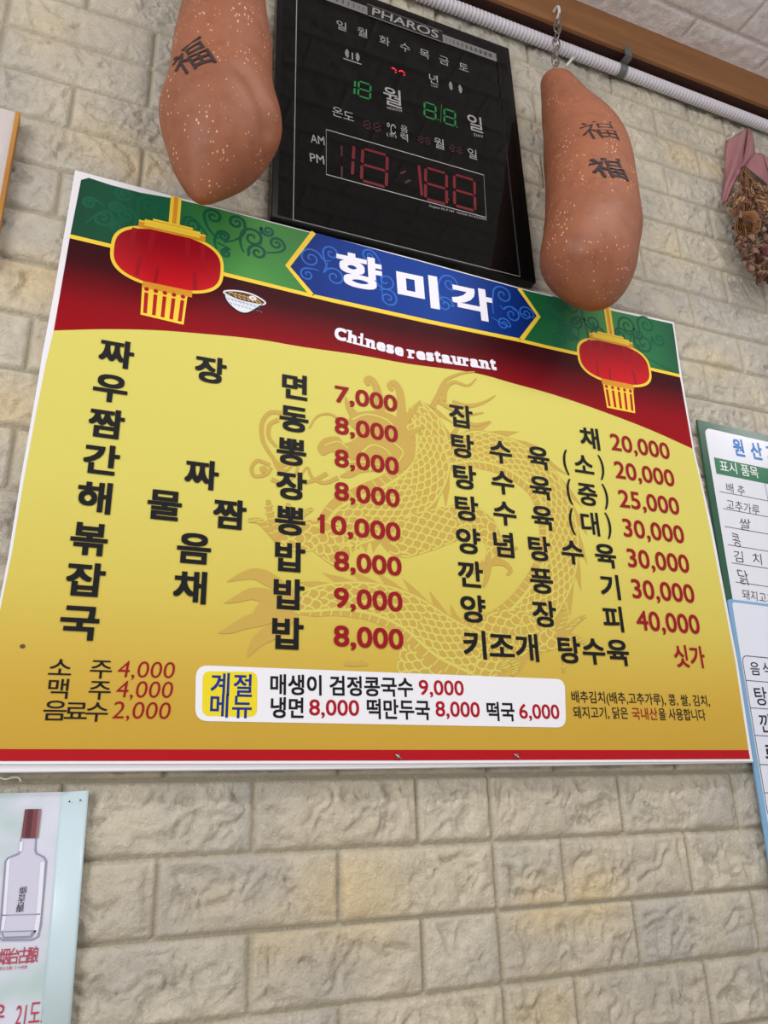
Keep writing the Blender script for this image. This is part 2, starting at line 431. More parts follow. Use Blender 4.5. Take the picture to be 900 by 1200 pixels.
px_spirals([
    (176, 241, 12, 200, 1.6, -1, (163, 262)), (148, 253, 10, -20, 1.5, 1, (160, 268)), (146, 228, 8, 180, 1.4, 1, (164, 236)), (135, 243, 6, 90, 1.4, 1, (146, 256)),
    (193, 242, 7, 170, 1.5, -1, (188, 262)), (105, 238, 7, 60, 1.5, 1, (122, 242)), (120, 256, 10, 30, 1.4, -1, (100, 262)), (136, 265, 6, 120, 1.5, 1, (150, 272)),
    (225, 264, 9, 150, 1.6, 1, (243, 276)), (250, 254, 9, 200, 1.5, -1, (256, 280)), (262, 277, 6, 160, 1.6, -1, (254, 292)), (265, 297, 5, 80, 1.4, 1, (254, 284)),
    (277, 261, 8, 0, 1.5, 1, (262, 284)), (296, 279, 11, 180, 1.5, -1, (286, 296)), (302, 296, 9, 200, 1.5, -1, (290, 300)), (314, 271, 6, 180, 1.5, 1, (306, 287)), (247, 302, 7, 60, 1.5, 1, (262, 312)), (324, 286, 7, 20, 1.4, 1, (312, 296))], .0048, Y(1), mat('print_green_dark', (20, 92, 66), .5, .16))
px_spirals([
    (653, 358, 8, 180, 1.5, -1, (662, 378)), (671, 360, 8, 0, 1.5, 1, (664, 382)), (662, 385, 6, 150, 1.5, 1, (650, 372)), (674, 378, 6, 30, 1.5, -1, (668, 394)),
    (657, 398, 7, 200, 1.5, -1, (668, 380)), (694, 378, 7, 180, 1.6, 1, (690, 398)), (700, 390, 6, 30, 1.4, 1, (690, 398)), (735, 382, 8, 180, 1.5, -1, (722, 396)),
    (727, 392, 6, 30, 1.5, 1, (742, 390)), (748, 392, 5, 140, 1.5, 1, (738, 398)), (757, 381, 8, 200, 1.5, -1, (744, 398)), (754, 402, 9, 150, 1.5, 1, (742, 392)),
    (641, 371, 6, 0, 1.5, 1, (654, 378)), (772, 398, 6, 180, 1.3, 1, (764, 404)), (745, 412, 5, 60, 1.4, -1, (756, 408)), (670, 396, 4, 0, 1.4, 1, (678, 386))], .0048, Y(1), mat('print_green_dark', (20, 92, 66), .5, .16))

# blue title panel: arrow shaped, gold edge
tp = [(367.5, 272.5), (480, 303.5), (608, 338.3), (631, 371), (610, 399), (500, 376.5), (366, 347), (337, 312)]
ptsW = [Bp(*p) for p in tp]
mb = MB(); mb.flat(ptsW, Y(2), 0)
mb.stroke([ptsW[i] for i in (6, 7, 0)], .0075, Y(3), 1)
mb.stroke([ptsW[i] for i in (2, 3, 4)], .0075, Y(3), 1)
mb.stroke([ptsW[i] for i in (4, 5, 6)], .0062, Y(3), 1)
panel = mb.build('title_panel', [grad('print_blue', 'X', -.27, .24, [(0, (8, 34, 98)), (.25, (8, 50, 134)), (.6, (10, 60, 148)), (1, (12, 32, 94))], .42), GOLD], banner)
px_spirals([
    (364, 303, 11, 20, 1.6, 1, (388, 306)), (388, 297, 8, 200, 1.4, -1, (384, 316)), (392, 325, 10, 160, 1.5, -1, (384, 308)),
    (452, 330, 10, 150, 1.5, 1, (448, 352)), (455, 350, 8, 30, 1.4, -1, (444, 340)), (527, 333, 9, 160, 1.5, -1, (518, 352)), (521, 357, 8, 20, 1.5, 1, (510, 346)),
    (589, 346, 9, 180, 1.5, -1, (578, 368)), (600, 369, 8, 150, 1.5, -1, (586, 358)), (616, 368, 7, 20, 1.6, 1, (600, 362)), (590, 380, 6, 20, 1.5, 1, (576, 372)), (432, 300, 7, 30, 1.5, 1, (446, 312)), (360, 322, 7, 90, 1.4, 1, (374, 318))], .0028, Y(3), mat('print_blue_light', (44, 104, 196), .5, .16))
TW = mat('print_title_white', (238, 236, 248), .5, .16)
part = thing_child('title_lettering')
for ch, p0, p1, bd in (('향', (394.5, 313), (447.5, 324), .034), ('미', (465, 334), (513.5, 344), .046), ('각', (529, 350), (577, 360), .040)):
    mb = MB(); put_span(mb, ch, p0, p1, .060, D, Y(5), bd); mb.build('letter', TW, part)
# subtitle, heavy slab letters: bold text plus slab feet
mb = MB()
def slab(mb, word, p0, p1, xh, y):
    """heavy slab-serif word: each bold letter gets feet; xh = height of a small letter"""
    a = np.array(Bp(*p0)); b = np.array(Bp(*p1)); L = np.linalg.norm(b - a); u = (b - a) / L; v = np.array([-u[1], u[0]])
    WID = dict(C=.86, h=.80, i=.44, n=.80, e=.68, s=.60, r=.56, t=.50, a=.70, u=.80)
    SER = dict(h='TL BL BR', i='tL BL BR', n='tL BL BR', r='tL BL B+', u='tL t+ BR', a='BR')
    tot = sum(WID[c] for c in word) + .06 * (len(word) - 1); k = L / tot; x = 0
    for i, c in enumerate(word):
        w = WID[c] * k; hgt = xh * (1.42 if c in 'Ch' else 1.46 if c == 'i' else 1.28 if c == 't' else 1.0)
        side = (.03 if c == 'r' else .08) * k if c in 'hnru' else 0
        q = MB(); wi = w - 2 * side if c != 'i' else .22 * k; x0_ = x + (w - wi) / 2
        put_box(q, c, x0_, 0, x0_ + wi, hgt, y, .05)
        for si_, r_ in enumerate(SER.get(c, '').split()):
            zz = {'T': hgt - .1 * xh, 't': xh - .1 * xh, 'B': .1 * xh}[r_[0]]
            st = .13 * k
            cx_ = {'L': x0_ + st * .7, 'R': x0_ + wi - st * .7, '+': x0_ + wi * (.34 if c == 'r' else .92)}[r_[1]]
            if c == 'i': cx_ = x0_ + wi / 2 + {'L': -.05, 'R': .05}[r_[1]] * k
            l_, r2 = (.21 * k, .10 * k) if r_[0] in 'Tt' else (.2 * k, .2 * k)
            q.flat([(cx_ - l_, zz - .1 * xh), (cx_ + r2, zz - .1 * xh), (cx_ + r2, zz + .1 * xh), (cx_ - l_, zz + .1 * xh)], y - .0002 - .000014 * si_)
        mb.add([tuple(np.array([0, vv[1], 0]) + np.array([a[0] + u[0] * vv[0] + v[0] * vv[2], 0, a[1] + u[1] * vv[0] + v[1] * vv[2]])) for vv in q.v], q.f)
        x += w + .06 * k
slab(mb, 'Chinese', (391.5, 397.5), (472.5, 418.5), .0148, Y(3))
slab(mb, 'restaurant', (478.5, 420), (582, 434.5), .0148, Y(3))
mb.build('subtitle_lettering', TW, banner)

# lanterns
LRED = grad('print_lantern_red', 'Z', .53, .66, [(0, (150, 14, 26)), (.45, (208, 26, 36)), (1, (150, 16, 30))], .42)
LDARK = mat('print_lantern_dark', (160, 17, 31), .5, .16)
def lantern(left, right, top, bot, pole, cap, tas_t, tas_b):
    l, r, t, b = (np.array(Bp(*p)) for p in (left, right, top, bot))
    c = (l + r) / 2; a = np.linalg.norm(r - l) / 2; h = abs(t[1] - b[1]) / 2; c[1] = (t[1] + b[1]) / 2
    body = MB()
    def sup(a, h, n=2.75):
        o = []
        for k in range(64):
            th = 2 * math.pi * k / 64; cs, sn = math.cos(th), math.sin(th)
            o.append((c[0] + a * math.copysign(abs(cs) ** (2 / n * 1.12), cs), c[1] + h * math.copysign(abs(sn) ** (2 / n * .95), sn)))
        return o
    rt = thing_child('lantern_print')
    body.flat(sup(a, h), Y(2), 0); body.build('lantern_outline', [GOLD], rt)
    body = MB(); body.flat(sup(a - .0044, h - .0044), Y(3), 0)
    for k, (u, w, z0, z1) in enumerate([(-.66, .09, .1, .8), (-.34, .1, .05, .82), (-.52, .06, -.75, -.05), (.34, .1, .1, .84), (.62, .09, -.1, .75), (.5, .07, -.8, -.2), (-.2, .05, -.85, -.3)]):
        body.flat([(c[0] + (u + s * w * .5 + bow) * a, c[1] + zz * h) for s, zz, bow in ((-1, z0, 0), (1, z0, 0), (1, z1, -.03 * np.sign(u)), (-1, z1, -.03 * np.sign(u)))], Y(4), 1)
    body.build('lantern_body', [LRED, LDARK], rt)
    q = MB()
    p0, p1 = (np.array(Bp(*p)) for p in pole)
    q.stroke([p0, p1], .0145, Y(2), 0); q.stroke([p0, p1], .0055, Y(3), 1)
    q.build('lantern_cord', [GOLD, GOLD2], rt)
    q = MB(); ct = c + np.array([cap, 0]); zt = c[1] + h
    for i, (w, z0, z1, mi) in enumerate([(a * .60, zt - .006, zt + .0035, 1), (a * .50, zt - .002, zt + .0065, 0), (a * .36, zt + .005, zt + .0105, 1)]):
        q.flat([(ct[0] - w, z0), (ct[0] + w, z0), (ct[0] + w, z1), (ct[0] - w, z1)], Y(5 + i), mi)
        q.stroke([(ct[0] - w, z1), (ct[0] + w, z1)], .003, Y(8), 0)
    q.build('lantern_cap', [GOLD, GOLD2], rt)
    zb = c[1] - h; q = MB()
    w = a * .43; q.flat([(ct[0] - w, zb - .004), (ct[0] + w, zb - .004), (ct[0] + w, zb + .006), (ct[0] - w, zb + .006)], Y(5), 1)
    q.build('lantern_base', [GOLD, GOLD2], rt)
    t0, t1 = (np.array(Bp(*p)) for p in tas_t); b0, b1 = (np.array(Bp(*p)) for p in tas_b)
    q = MB(); q.flat([t0, t1, b1, b0], Y(4), 0)
    for i in range(5):
        u = (i + .5) / 5; tt = t0 + (t1 - t0) * u; bb = b0 + (b1 - b0) * u
        q.stroke([tt + (bb - tt) * .24, tt + (bb - tt) * .92], .0046, Y(6), 1)
        m_ = tt + (bb - tt) * .12
        q.flat([(m_[0] + .003 * math.cos(k), m_[1] + .003 * math.sin(k)) for k in np.linspace(0, 6.28, 13)[:-1]], Y(6), 1)
    q.build('lantern_tassel', [GOLD, mat('print_tassel_red', (176, 20, 34), .5, .16)], rt)
lantern((129, 294), (262, 320), (203, 271), (190, 339), ((206.5, 231.5), (203.5, 268)), .002, ((166.5, 334), (220, 345)), ((164.5, 369), (215, 381)))
lantern((676, 413), (762.5, 434.5), (715, 399), (727, 452), ((711, 360), (716, 394)), -.001, ((706, 449), (741.5, 456)), ((711, 478), (744, 484.5)))

# printed bowl of noodles beside the title
mb = MB()
rim = [Bp(*p) for p in catmull([(262, 343), (270, 341), (285, 342.5), (299, 347), (310.5, 354.5), (306, 357.5), (290, 355), (274, 350)], 5, True)]
bowl = [Bp(*p) for p in catmull([(262, 343), (265, 352), (272, 360), (281, 366), (290, 367), (300, 362), (310.5, 354.5)], 5)] + [Bp(*p) for p in [(300, 348), (280, 343)]]
mb.flat(bowl, Y(2), 0); mb.stroke(bowl, .0018, Y(3), 3, True)
mb.flat(rim, Y(4), 1); mb.stroke(rim, .0022, Y(5), 0, True)
for i in range(7):
    a = Bp(268 + i * 5, 344.5 + i * 1.4); mb.stroke(catmull([a, (a[0] + .003, a[1] + .003), (a[0] + .008, a[1] - .001), (a[0] + .011, a[1] - .004)], 4), .0018, Y(5), 2)
e = Bp(296, 350); mb.flat([(e[0] + .0055 * math.cos(t), e[1] + .0038 * math.sin(t)) for t in np.linspace(0, 6.28, 15)[:-1]], Y(6), 0)
mb.flat([(e[0] + .0024 * math.cos(t), e[1] + .0018 * math.sin(t)) for t in np.linspace(0, 6.28, 11)[:-1]], Y(7), 4)
for j in range(2):
    for i in range(9):
        p = Bp(267 + i * 4.4 + j * 3, 351 + i * 1.25 + j * 5)
        mb.stroke([(p[0] - .0015, p[1] + .0012), (p[0] + .0015, p[1] + .0012), (p[0] + .0015, p[1] - .0012)], .0007, Y(4), 5)
mb.build('noodle_bowl_print', [mat('print_bowl_white', (226, 230, 240), .5, .16), mat('print_broth', (92, 62, 40), .5, .16), mat('print_noodle', (196, 160, 88), .5, .16), INK, mat('print_yolk', (240, 170, 60), .5, .16), mat('print_bowl_blue', (110, 130, 170), .5, .16)], banner)

# dragon printed in tan behind the prices
TAN = mat('print_tan', (198, 166, 82), .5, .16)
PALE = mat('print_pale_yellow', (214, 202, 100), .5, .16)
dr = MB(); _lev = 0; _hk = 0
def body(path, hw, n=7, scales=True, spikes=0, side=1, belly=True):
    c = np.array(catmull([Bp(*p) for p in path], 10)); m = len(c)
    w = np.interp(np.linspace(0, 1, m), np.linspace(0, 1, len(hw)), hw)
    global _lev
    _lev += 1; y1 = Y(1) - _lev * .00005; yp = y1 - .000016
    dr.stroke(c, 2 * w, y1, 0)
    T = np.gradient(c, axis=0); T /= np.linalg.norm(T, axis=1, keepdims=True); N2 = np.stack([-T[:, 1], T[:, 0]], 1)
    s = np.r_[0, np.cumsum(np.linalg.norm(np.diff(c, axis=0), axis=1))]
    def at(sv, t):
        x = np.interp(sv, s, c[:, 0]); z = np.interp(sv, s, c[:, 1]); nx = np.interp(sv, s, N2[:, 0]); nz = np.interp(sv, s, N2[:, 1]); ww = np.interp(sv, s, w)
        return np.array([x + nx * t * ww, z + nz * t * ww])
    if belly:
        dr.stroke([at(v, -side * .62) for v in np.linspace(0, s[-1], m)], .0030, yp, 1)
        dr.stroke([at(v, side * .93) for v in np.linspace(0, s[-1], m)], .0022, yp, 1)
        for v in np.arange(.01, s[-1], .014): dr.stroke([at(v, -side * .98), at(v - .003, -side * .62)], .0016, yp - .000004, 1)
    if scales:
        ds = .0105; row = 0; v = .008
        while v < s[-1] - .004:
            hwid = np.interp(v, s, w); k = max(2, int(hwid * 2 / .0125)); lo, hi_ = (-.58, .92) if belly else (-.95, .95)
            if side < 0 and belly: lo, hi_ = -.92, .58
            dt = (hi_ - lo) / k
            for j in range(k + (row % 2)):
                t0 = lo + (j + .5 - .5 * (row % 2)) * dt
                pts = []
                for q in range(7):
                    th = math.pi * q / 6; tt = min(max(t0 - math.cos(th) * dt / 2, lo), hi_)
                    pts.append(at(v - math.sin(th) * ds * .95, tt))
                dr.stroke(pts, .0023, yp - .000008 - .000006 * ((row % 2) * 2 + j % 2), 1)
            v += ds; row += 1
    if spikes:
        for v in np.arange(.015, s[-1] - .01, spikes):
            b0 = at(v - spikes * .42, side * .97); b1 = at(v + spikes * .42, side * .97); tip = at(v + spikes * .85, side * (1 + .016 / max(np.interp(v, s, w), .008)))
            md = at(v + spikes * .15, side * (1 + .006 / max(np.interp(v, s, w), .008)))
            dr.flat([tuple(b0), tuple(b1), tuple(tip), tuple(md)], y1 + .00001 + .00001 * (int(v / spikes) % 2), 0)
body([(482, 476), (498, 497), (504, 530), (494, 560), (470, 582), (440, 598), (408, 612), (392, 636), (400, 656)], [.018, .028, .034, .036, .038, .040, .036, .028, .016], side=1, spikes=.03)
body([(524, 535), (560, 527), (604, 540), (640, 572), (655, 620), (650, 668), (625, 712), (590, 745), (545, 760)], [.02, .031, .034, .034, .034, .034, .034, .036, .04], side=1, spikes=.034)
body([(470, 760), (510, 772), (560, 762), (600, 742), (630, 735)], [.03, .036, .04, .034, .02], side=1, belly=False)
body([(560, 772), (520, 752), (480, 722), (440, 706), (400, 702), (365, 706), (338, 712)], [.036, .036, .03, .026, .022, .018, .008], side=-1, spikes=.03)
body([(540, 610), (500, 622), (468, 632), (448, 628)], [.024, .028, .026, .012], belly=False)
body([(540, 600), (566, 615), (580, 640), (572, 662)], [.018, .02, .015, .006], belly=False)
body([(400, 640), (370, 628), (345, 632), (322, 628)], [.03, .022, .016, .008], belly=False)
body([(610, 738), (640, 748), (662, 742)], [.026, .018, .008], belly=False)
def blob(pts, n=5, mi=0, y=1):
    global _hk
    _hk += 1; dr.flat([Bp(*p) for p in catmull(pts, n, True)], Y(1) - .00042 - .000008 * (_hk % 4), mi)
def hair(pts, w0, w1, mi=0, y=1):
    global _hk
    _hk += 1; c = catmull([Bp(*p) for p in pts], 6); dr.stroke(c, np.linspace(w0, w1, len(c)), (Y(1) - .00046 if mi == 0 else Y(1) - .00066) - .000012 * (_hk % 12), mi)
# head
blob([(372, 524), (380, 514), (396, 512), (404, 520), (420, 510), (408, 494), (418, 484), (446, 482), (466, 490), (478, 504), (486, 520), (484, 540), (470, 552), (452, 546), (444, 552), (424, 554), (410, 560), (398, 558), (414, 548), (408, 536), (390, 530), (378, 534)])
hair([(412, 492), (430, 486), (452, 492), (464, 504)], .003, .0025, 1, 3); hair([(424, 530), (436, 522), (450, 526), (458, 534)], .003, .002, 1, 3)
hair([(380, 522), (396, 518), (408, 526)], .002, .002, 1, 3); hair([(398, 545), (420, 541), (444, 545)], .003, .002, 1, 3); hair([(462, 520), (472, 530), (466, 542)], .003, .002, 1, 3)
for k in range(5): dr.flat([Bp(404 + k * 9, 546 + k * .5), Bp(409 + k * 9, 546.5 + k * .5), Bp(406 + k * 9, 553 + k * .5)], Y(1) - .00062, 1)
hair([(446, 488), (444, 468), (440, 452), (434, 444), (429, 446), (432, 452)], .014, .006); hair([(470, 494), (470, 474), (468, 458), (462, 449), (456, 452), (460, 458)], .014, .006)
hair([(416, 488), (408, 476), (405, 466)], .014, .002)
for pts in ([(468, 500), (482, 484), (492, 470)], [(474, 512), (496, 500)]): hair(pts, .014, .002)
hair([(404, 498), (388, 486), (372, 488), (362, 502)], .004, .002); hair([(396, 560), (380, 566), (366, 560), (360, 548), (352, 558)], .006, .002)
hair([(383, 555), (370, 562), (356, 566), (348, 560)], .006, .003)
# pearl and flame at the left
for pts in ([(330, 484), (316, 484), (307, 496), (308, 516), (318, 534), (330, 546), (344, 536), (352, 520)], [(326, 492), (316, 498), (315, 512), (324, 524)]): hair(pts, .006, .004)
blob([(320, 540), (334, 550), (346, 540), (338, 552), (326, 552)])
hair([(316, 545), (302, 540), (295, 548), (298, 558), (312, 556), (318, 548)], .005, .004); hair([(318, 562), (332, 566), (346, 556), (350, 540)], .006, .002)
blob([(304, 549), (309, 546), (313, 550), (308, 555)])
# claws
for pts in ([(330, 628), (318, 608), (314, 586)], [(326, 632), (306, 612), (291, 610)], [(336, 622), (334, 604), (338, 590)], [(340, 624), (352, 606), (366, 596)]):
    hair(pts, .012, .005)
    c = catmull([Bp(*p) for p in pts], 6)
    for i in range(2, len(c) - 1, 2): dr.stroke([(c[i][0] - .006, c[i][1] - .002), (c[i][0] + .006, c[i][1] + .002)], .0013, Y(1) - .0007, 1)
for pts in ([(568, 660), (560, 668), (546, 672)], [(572, 662), (570, 676), (566, 688)], [(578, 658), (590, 660), (598, 668), (594, 674)], [(580, 650), (596, 646), (606, 642)]): hair(pts, .011, .004)
for pts in ([(652, 742), (662, 724), (660, 708)], [(660, 742), (676, 728), (686, 722)], [(656, 746), (662, 766), (660, 788)], [(662, 744), (680, 750), (690, 756)], [(606, 768), (592, 776), (588, 786)], [(600, 772), (604, 782), (600, 792)]):
    hair(pts, .011, .004)
    c = catmull([Bp(*p) for p in pts], 6)
    for i in range(2, len(c) - 1, 2): dr.stroke([(c[i][0] - .006, c[i][1] - .002), (c[i][0] + .006, c[i][1] + .002)], .0013, Y(1) - .0007, 1)
# mane flames at the upper right, tail fins
for pts in ([(506, 478), (514, 462), (522, 446), (540, 438), (556, 436)], [(520, 470), (522, 456), (532, 448), (548, 452), (558, 444)], [(530, 472), (548, 476), (566, 472), (580, 464)], [(540, 492), (556, 498), (574, 494)], [(514, 470), (530, 480), (548, 486), (566, 484)]): hair(pts, .009, .002)
for pts in ([(345, 700), (320, 682), (300, 673), (282, 676), (266, 682)], [(340, 706), (318, 700), (296, 696), (278, 702), (263, 707)], [(342, 712), (316, 722), (288, 730), (270, 738), (256, 742)], [(346, 718), (322, 738), (304, 750), (296, 760), (290, 770)], [(336, 708), (312, 712), (300, 722), (290, 726)]):
    c = catmull([Bp(*p) for p in pts], 6); n = len(c); _hk += 1; dr.stroke(c, np.interp(np.linspace(0, 1, n), [0, .35, .7, 1], [.014, .018, .01, .001]), Y(1) - .00042 - .00001 * (_hk % 8), 0)
blob([(404, 780), (408, 774), (416, 778), (424, 774), (430, 780)])
dr.build('dragon_print', [TAN, PALE], banner)

# dishes and prices
def xs(x, z): return x - .016 * (.5 - z) * min(1.2, max(.15, (.4 - x) / .75))
ROWZ = [.4975, .4495, .401, .3535, .3055, .258, .2105, .1625]
def colz(z):   # the rows measured on the sheet's own plane
    return z
c0 = np.array(Bp(136.3, 412.7)); dzs = c0[1] - .504
DX = c0[0] + .495
left_rows = [([('짜', -.495), ('장', -.379), ('면', -.266)], '7,000'), ([('우', -.4965), ('동', -.266)], '8,000'), ([('짬', -.496), ('뽕', -.268)], '8,000'),
             ([('간', -.4965), ('짜', -.380), ('장', -.267)], '8,000'), ([('해', -.497), ('물', -.420), ('짬', -.343), ('뽕', -.267)], '10,000'),
             ([('볶', -.498), ('음', -.382), ('밥', -.267)], '8,000'), ([('잡', -.4965), ('채', -.382), ('밥', -.267)], '9,000'), ([('국', -.4965), ('밥', -.267)], '8,000')]
def par(x, z, d1=.021, d2=D):
    """slide a point measured on plane d1 along its line of sight to the sheet plane d2"""
    k = (-d2 - CAM[1]) / (-d1 - CAM[1]); return CAM[0] + (x - CAM[0]) * k, CAM[2] + (z - CAM[2]) * k
for i, (syl, price) in enumerate(left_rows):
    part = thing_child('dish_name')
    for ch, x in syl:
        mb = MB(); zz = ROWZ[i] + (.004 if i == 0 and x < -.3 else 0) + (.003 if i in (1, 2) and x < -.4 else 0) + (.003 if i in (3, 4) and x < -.4 else 0)
        cx, cz = par(xs(x, zz), zz); put_em(mb, ch, cx, cz, .0450, .0405, Y(7), .029)
        mb.build('letter', INK, part)
    mb = MB(); x1 = xs(-.117, ROWZ[i]); w = .0925 if price != '10,000' else .1115
    a = par(x1 - w, ROWZ[i] - .0165); b = par(x1, ROWZ[i] + .0135)
    put_box(mb, price, a[0], a[1], b[0], b[1], Y(7), .020)
    if price[0] == '1':
        u_ = (b[0] - a[0]); h_ = b[1] - a[1] ; mb.flat([(a[0] - u_ * .030, b[1] - h_ * .20), (a[0] + u_ * .03, b[1] - h_ * .06), (a[0] + u_ * .03, b[1] - h_ * .20), (a[0] - u_ * .030, b[1] - h_ * .33)], Y(7) - .00016)
    mb.build('dish_price', RED, banner)
right_rows = [([('잡', -.016), ('채', .211)], '20,000'), ([('탕', -.0175), ('수', .046), ('육', .111), ('(소)', .192)], '20,000'), ([('탕', -.0175), ('수', .045), ('육', .109), ('(중)', .192)], '25,000'),
              ([('탕', -.018), ('수', .044), ('육', .107), ('(대)', .190)], '30,000'), ([('양', -.0185), ('념', .038), ('탕', .095), ('수', .152), ('육', .210)], '30,000'),
              ([('깐', -.0185), ('풍', .094), ('기', .212)], '30,000'), ([('양', -.0185), ('장', .093), ('피', .210)], '40,000'), ([('키', -.018), ('조', .021), ('개', .061), ('탕', .1265), ('수', .168), ('육', .209)], '싯가')]
for i, (syl, price) in enumerate(right_rows):
    part = thing_child('dish_name'); z = ROWZ[i] - .0015
    for ch, x in syl:
        mb = MB()
        if ch[0] == '(':
            a = par(x - .036, z - .020); b = par(x + .036, z + .020)
            v0 = MB(); cx, cz = par(x, z); put_em(mb, ch[1], cx, cz, .041, .0395, Y(7), .02)
            for sgn, br in ((-1, '('), (1, ')')):
                cx, cz = par(x + sgn * .033, z); put_box(mb, br, cx - .0045, cz - .021, cx + .0045, cz + .021, Y(7), .012)
        else:
            cx, cz = par(x, z); put_em(mb, ch, cx, cz, .0435, .0395, Y(7), .023)
        mb.build('letter', INK, part)
    mb = MB()
    if price == '싯가':
        a = par(.309, z - .017); b = par(.366, z + .016); put_box(mb, price, a[0], a[1], b[0], b[1], Y(7), .018)
    else:
        a = par(.2495, z - .0185); b = par(.3665, z + .0155); put_box(mb, price, a[0], a[1], b[0], b[1], Y(7), .012)
    mb.build('dish_price', RED, banner)

# drinks
for nm, n0, n1, pr, p0, p1 in [((('소', 70.5, 782.5), ('주', 118.5, 784)), 0, 0, '4,000', (138, 785.5), (204.5, 787)), ((('맥', 68.5, 807), ('주', 117, 808.5)), 0, 0, '4,000', (136.4, 809), (202.3, 810)), ((('음', 64.5, 832.5), ('료', 89, 833.5), ('수', 113.5, 834)), 0, 0, '2,000', (132.4, 833.5), (199.5, 834.5))]:
    part = thing_child('drink_name')
    for ch, px, py in nm:
        mb = MB(); c = Bp(px, py); put_em(mb, ch, c[0], c[1], .0268, .0225, Y(4), .006); mb.build('letter', INK, part)
    mb = MB(); put_span(mb, pr, p0, p1, .0205, D, Y(4), -.004, 0, .1); mb.build('drink_price', RED, banner)

# season menu box
def rrect(p, rad, n=6):
    """rounded outline through four photo corners (TL, TR, BR, BL)"""
    q = [np.array(Bp(*t)) for t in p]; o = []
    for i in range(4):
        a, b, c = q[i - 1], q[i], q[(i + 1) % 4]
        u = (a - b) / np.linalg.norm(a - b); v = (c - b) / np.linalg.norm(c - b)
        for k in range(n + 1):
            t = k / n; p0, p1 = b + u * rad, b + v * rad
            o.append(tuple((1 - t) ** 2 * p0 + 2 * t * (1 - t) * b + t * t * p1))
    return o
mb = MB(); mb.flat(rrect([(229.5, 779.5), (661.5, 796), (663, 852.8), (228.5, 845)], .014), Y(3), 0)
box = mb.build('season_panel', mat('print_white', (236, 235, 242), .5, .16), banner)
mb = MB(); mb.flat(rrect([(237.5, 786.5), (301.5, 787.5), (301, 840.5), (236.5, 839)], .009), Y(4), 0)
mb.build('season_label_patch', mat('print_lemon', (234, 214, 44), .5, .16), box)
for ch, px, py in (('계', 258.5, 802), ('절', 285, 803.5), ('메', 257, 827), ('뉴', 283.5, 828)):
    mb = MB(); c = Bp(px, py); put_em(mb, ch, c[0], c[1], .0262, .0275, Y(5), .016); mb.build('season_label_lettering', mat('ink_blue', (24, 48, 140), .5, .16), box)
def season(nm, a0, a1, pr, b0, b1, h):
    mb = MB(); put_span(mb, nm, a0, a1, h, D, Y(5), .022); mb.build('dish_name', INK, box)
    mb = MB(); put_span(mb, pr, b0, b1, h * .90, D, Y(5), .013); mb.build('dish_price', mat('ink_crimson', (170, 18, 34), .5, .16), box)
season('매생이 검정콩국수', (316.5, 802), (483.5, 805.5), '9,000', (490.5, 807), (543, 807.8), .0238)
season('냉면', (317, 829), (355.5, 829.8), '8,000', (362, 830.5), (420.5, 831.2), .0236)
season('떡만두국', (429.5, 830.5), (503.5, 832.3), '8,000', (510, 832), (561.8, 833.2), .0240)
season('떡국', (570, 833.5), (602.5, 834.3), '6,000', (608, 834.8), (655, 835.6), .0240)
mb = MB()
put_span(mb, '배추김치(배추,고추가루), 콩, 쌀, 김치,', (669.5, 817.5), (831, 822.5), .0185, D, Y(4), .006)
put_span(mb, '돼지고기, 닭은', (671.5, 835), (735.5, 836), .0165, D, Y(4), .006)
put_span(mb, '을 사용합니다', (771.5, 836.8), (826, 837.8), .0165, D, Y(4), .006)
mb.build('origin_lettering', INK, banner)
mb = MB(); put_span(mb, '국내산', (740, 836.2), (770, 836.8), .0165, D, Y(4), .006); mb.build('origin_lettering', RED, banner)
# speck and two screws
c = Bp(26.5, 757.5)
mb = MB(); mb.flat([(c[0] + .0028 * math.cos(t), c[1] + .0024 * math.sin(t)) for t in np.linspace(0, 6.28, 15)[:-1]], Y(1)); mb.build('stain', mat('stain_brown', (92, 62, 30), .6), banner)
STEEL = mat('steel', (150, 148, 146), .3, .5, 0, .9)
for px, py in ((466, 886.5), (605, 886)):
    x, z = Bp(px, py); mb = MB()
    mb.tube([(x, -D + .002, z), (x, -D - .0016, z)], [.0026, .0026], 14); mb.tube([(x - .0035, -D - .0016, z + .002), (x + .001, -D - .004, z - .0015), (x + .004, -D - .003, z - .003)], .0006, 6)
    mb.build('screw', STEEL, banner, smooth=False)

# ------------------------------------------------------------------ digital clock
DC = .0236
clk = thing('digital_wall_clock', (-.09, -.003, .775), 'black glossy digital wall calendar clock with red and green digits above the menu banner', 'clock')
def Cp(px, py): return wxz(px, py, DC)
def CY(l): return -DC - .0003 - .0003 * l
tl = np.array(Cp(327.5, 0)); bl = np.array(Cp(314, 258)); tr = np.array(Cp(599, 57.3)); br = np.array(Cp(626.3, 332.7))
x0 = (tl[0] + bl[0]) / 2; x1 = (tr[0] + br[0]) / 2; zt = tr[1]; zb = .7695
mb = MB(); mb.prism([(x0, zb), (x1, zb), (x1, zt), (x0, zt)], -DC, -.0045)
mb.build('case', mat('clock_black', (8, 8, 9), .2, .25), clk, bevel=.002)
mb = MB(); g = .010; mb.prism([(x0 + g, zb + .006), (x1 - g, zb + .006), (x1 - g, zt - g), (x0 + g, zt - g)], -DC - .0002, -DC + .001)
mb.build('glass_face', mat('clock_glass', (7, 7, 8), .04, .2), clk)
SILV = mat('clock_print_silver', (150, 148, 147), .45, .4)
GREY = mat('clock_print_grey', (120, 118, 118), .45, .4)
BLK = mat('clock_print_black', (14, 14, 15), .3, .5)
il = (np.array(Cp(349.8, 0))[0] + np.array(Cp(341, 258))[0]) / 2; ir = (np.array(Cp(583.8, 73))[0] + np.array(Cp(607, 323))[0]) / 2
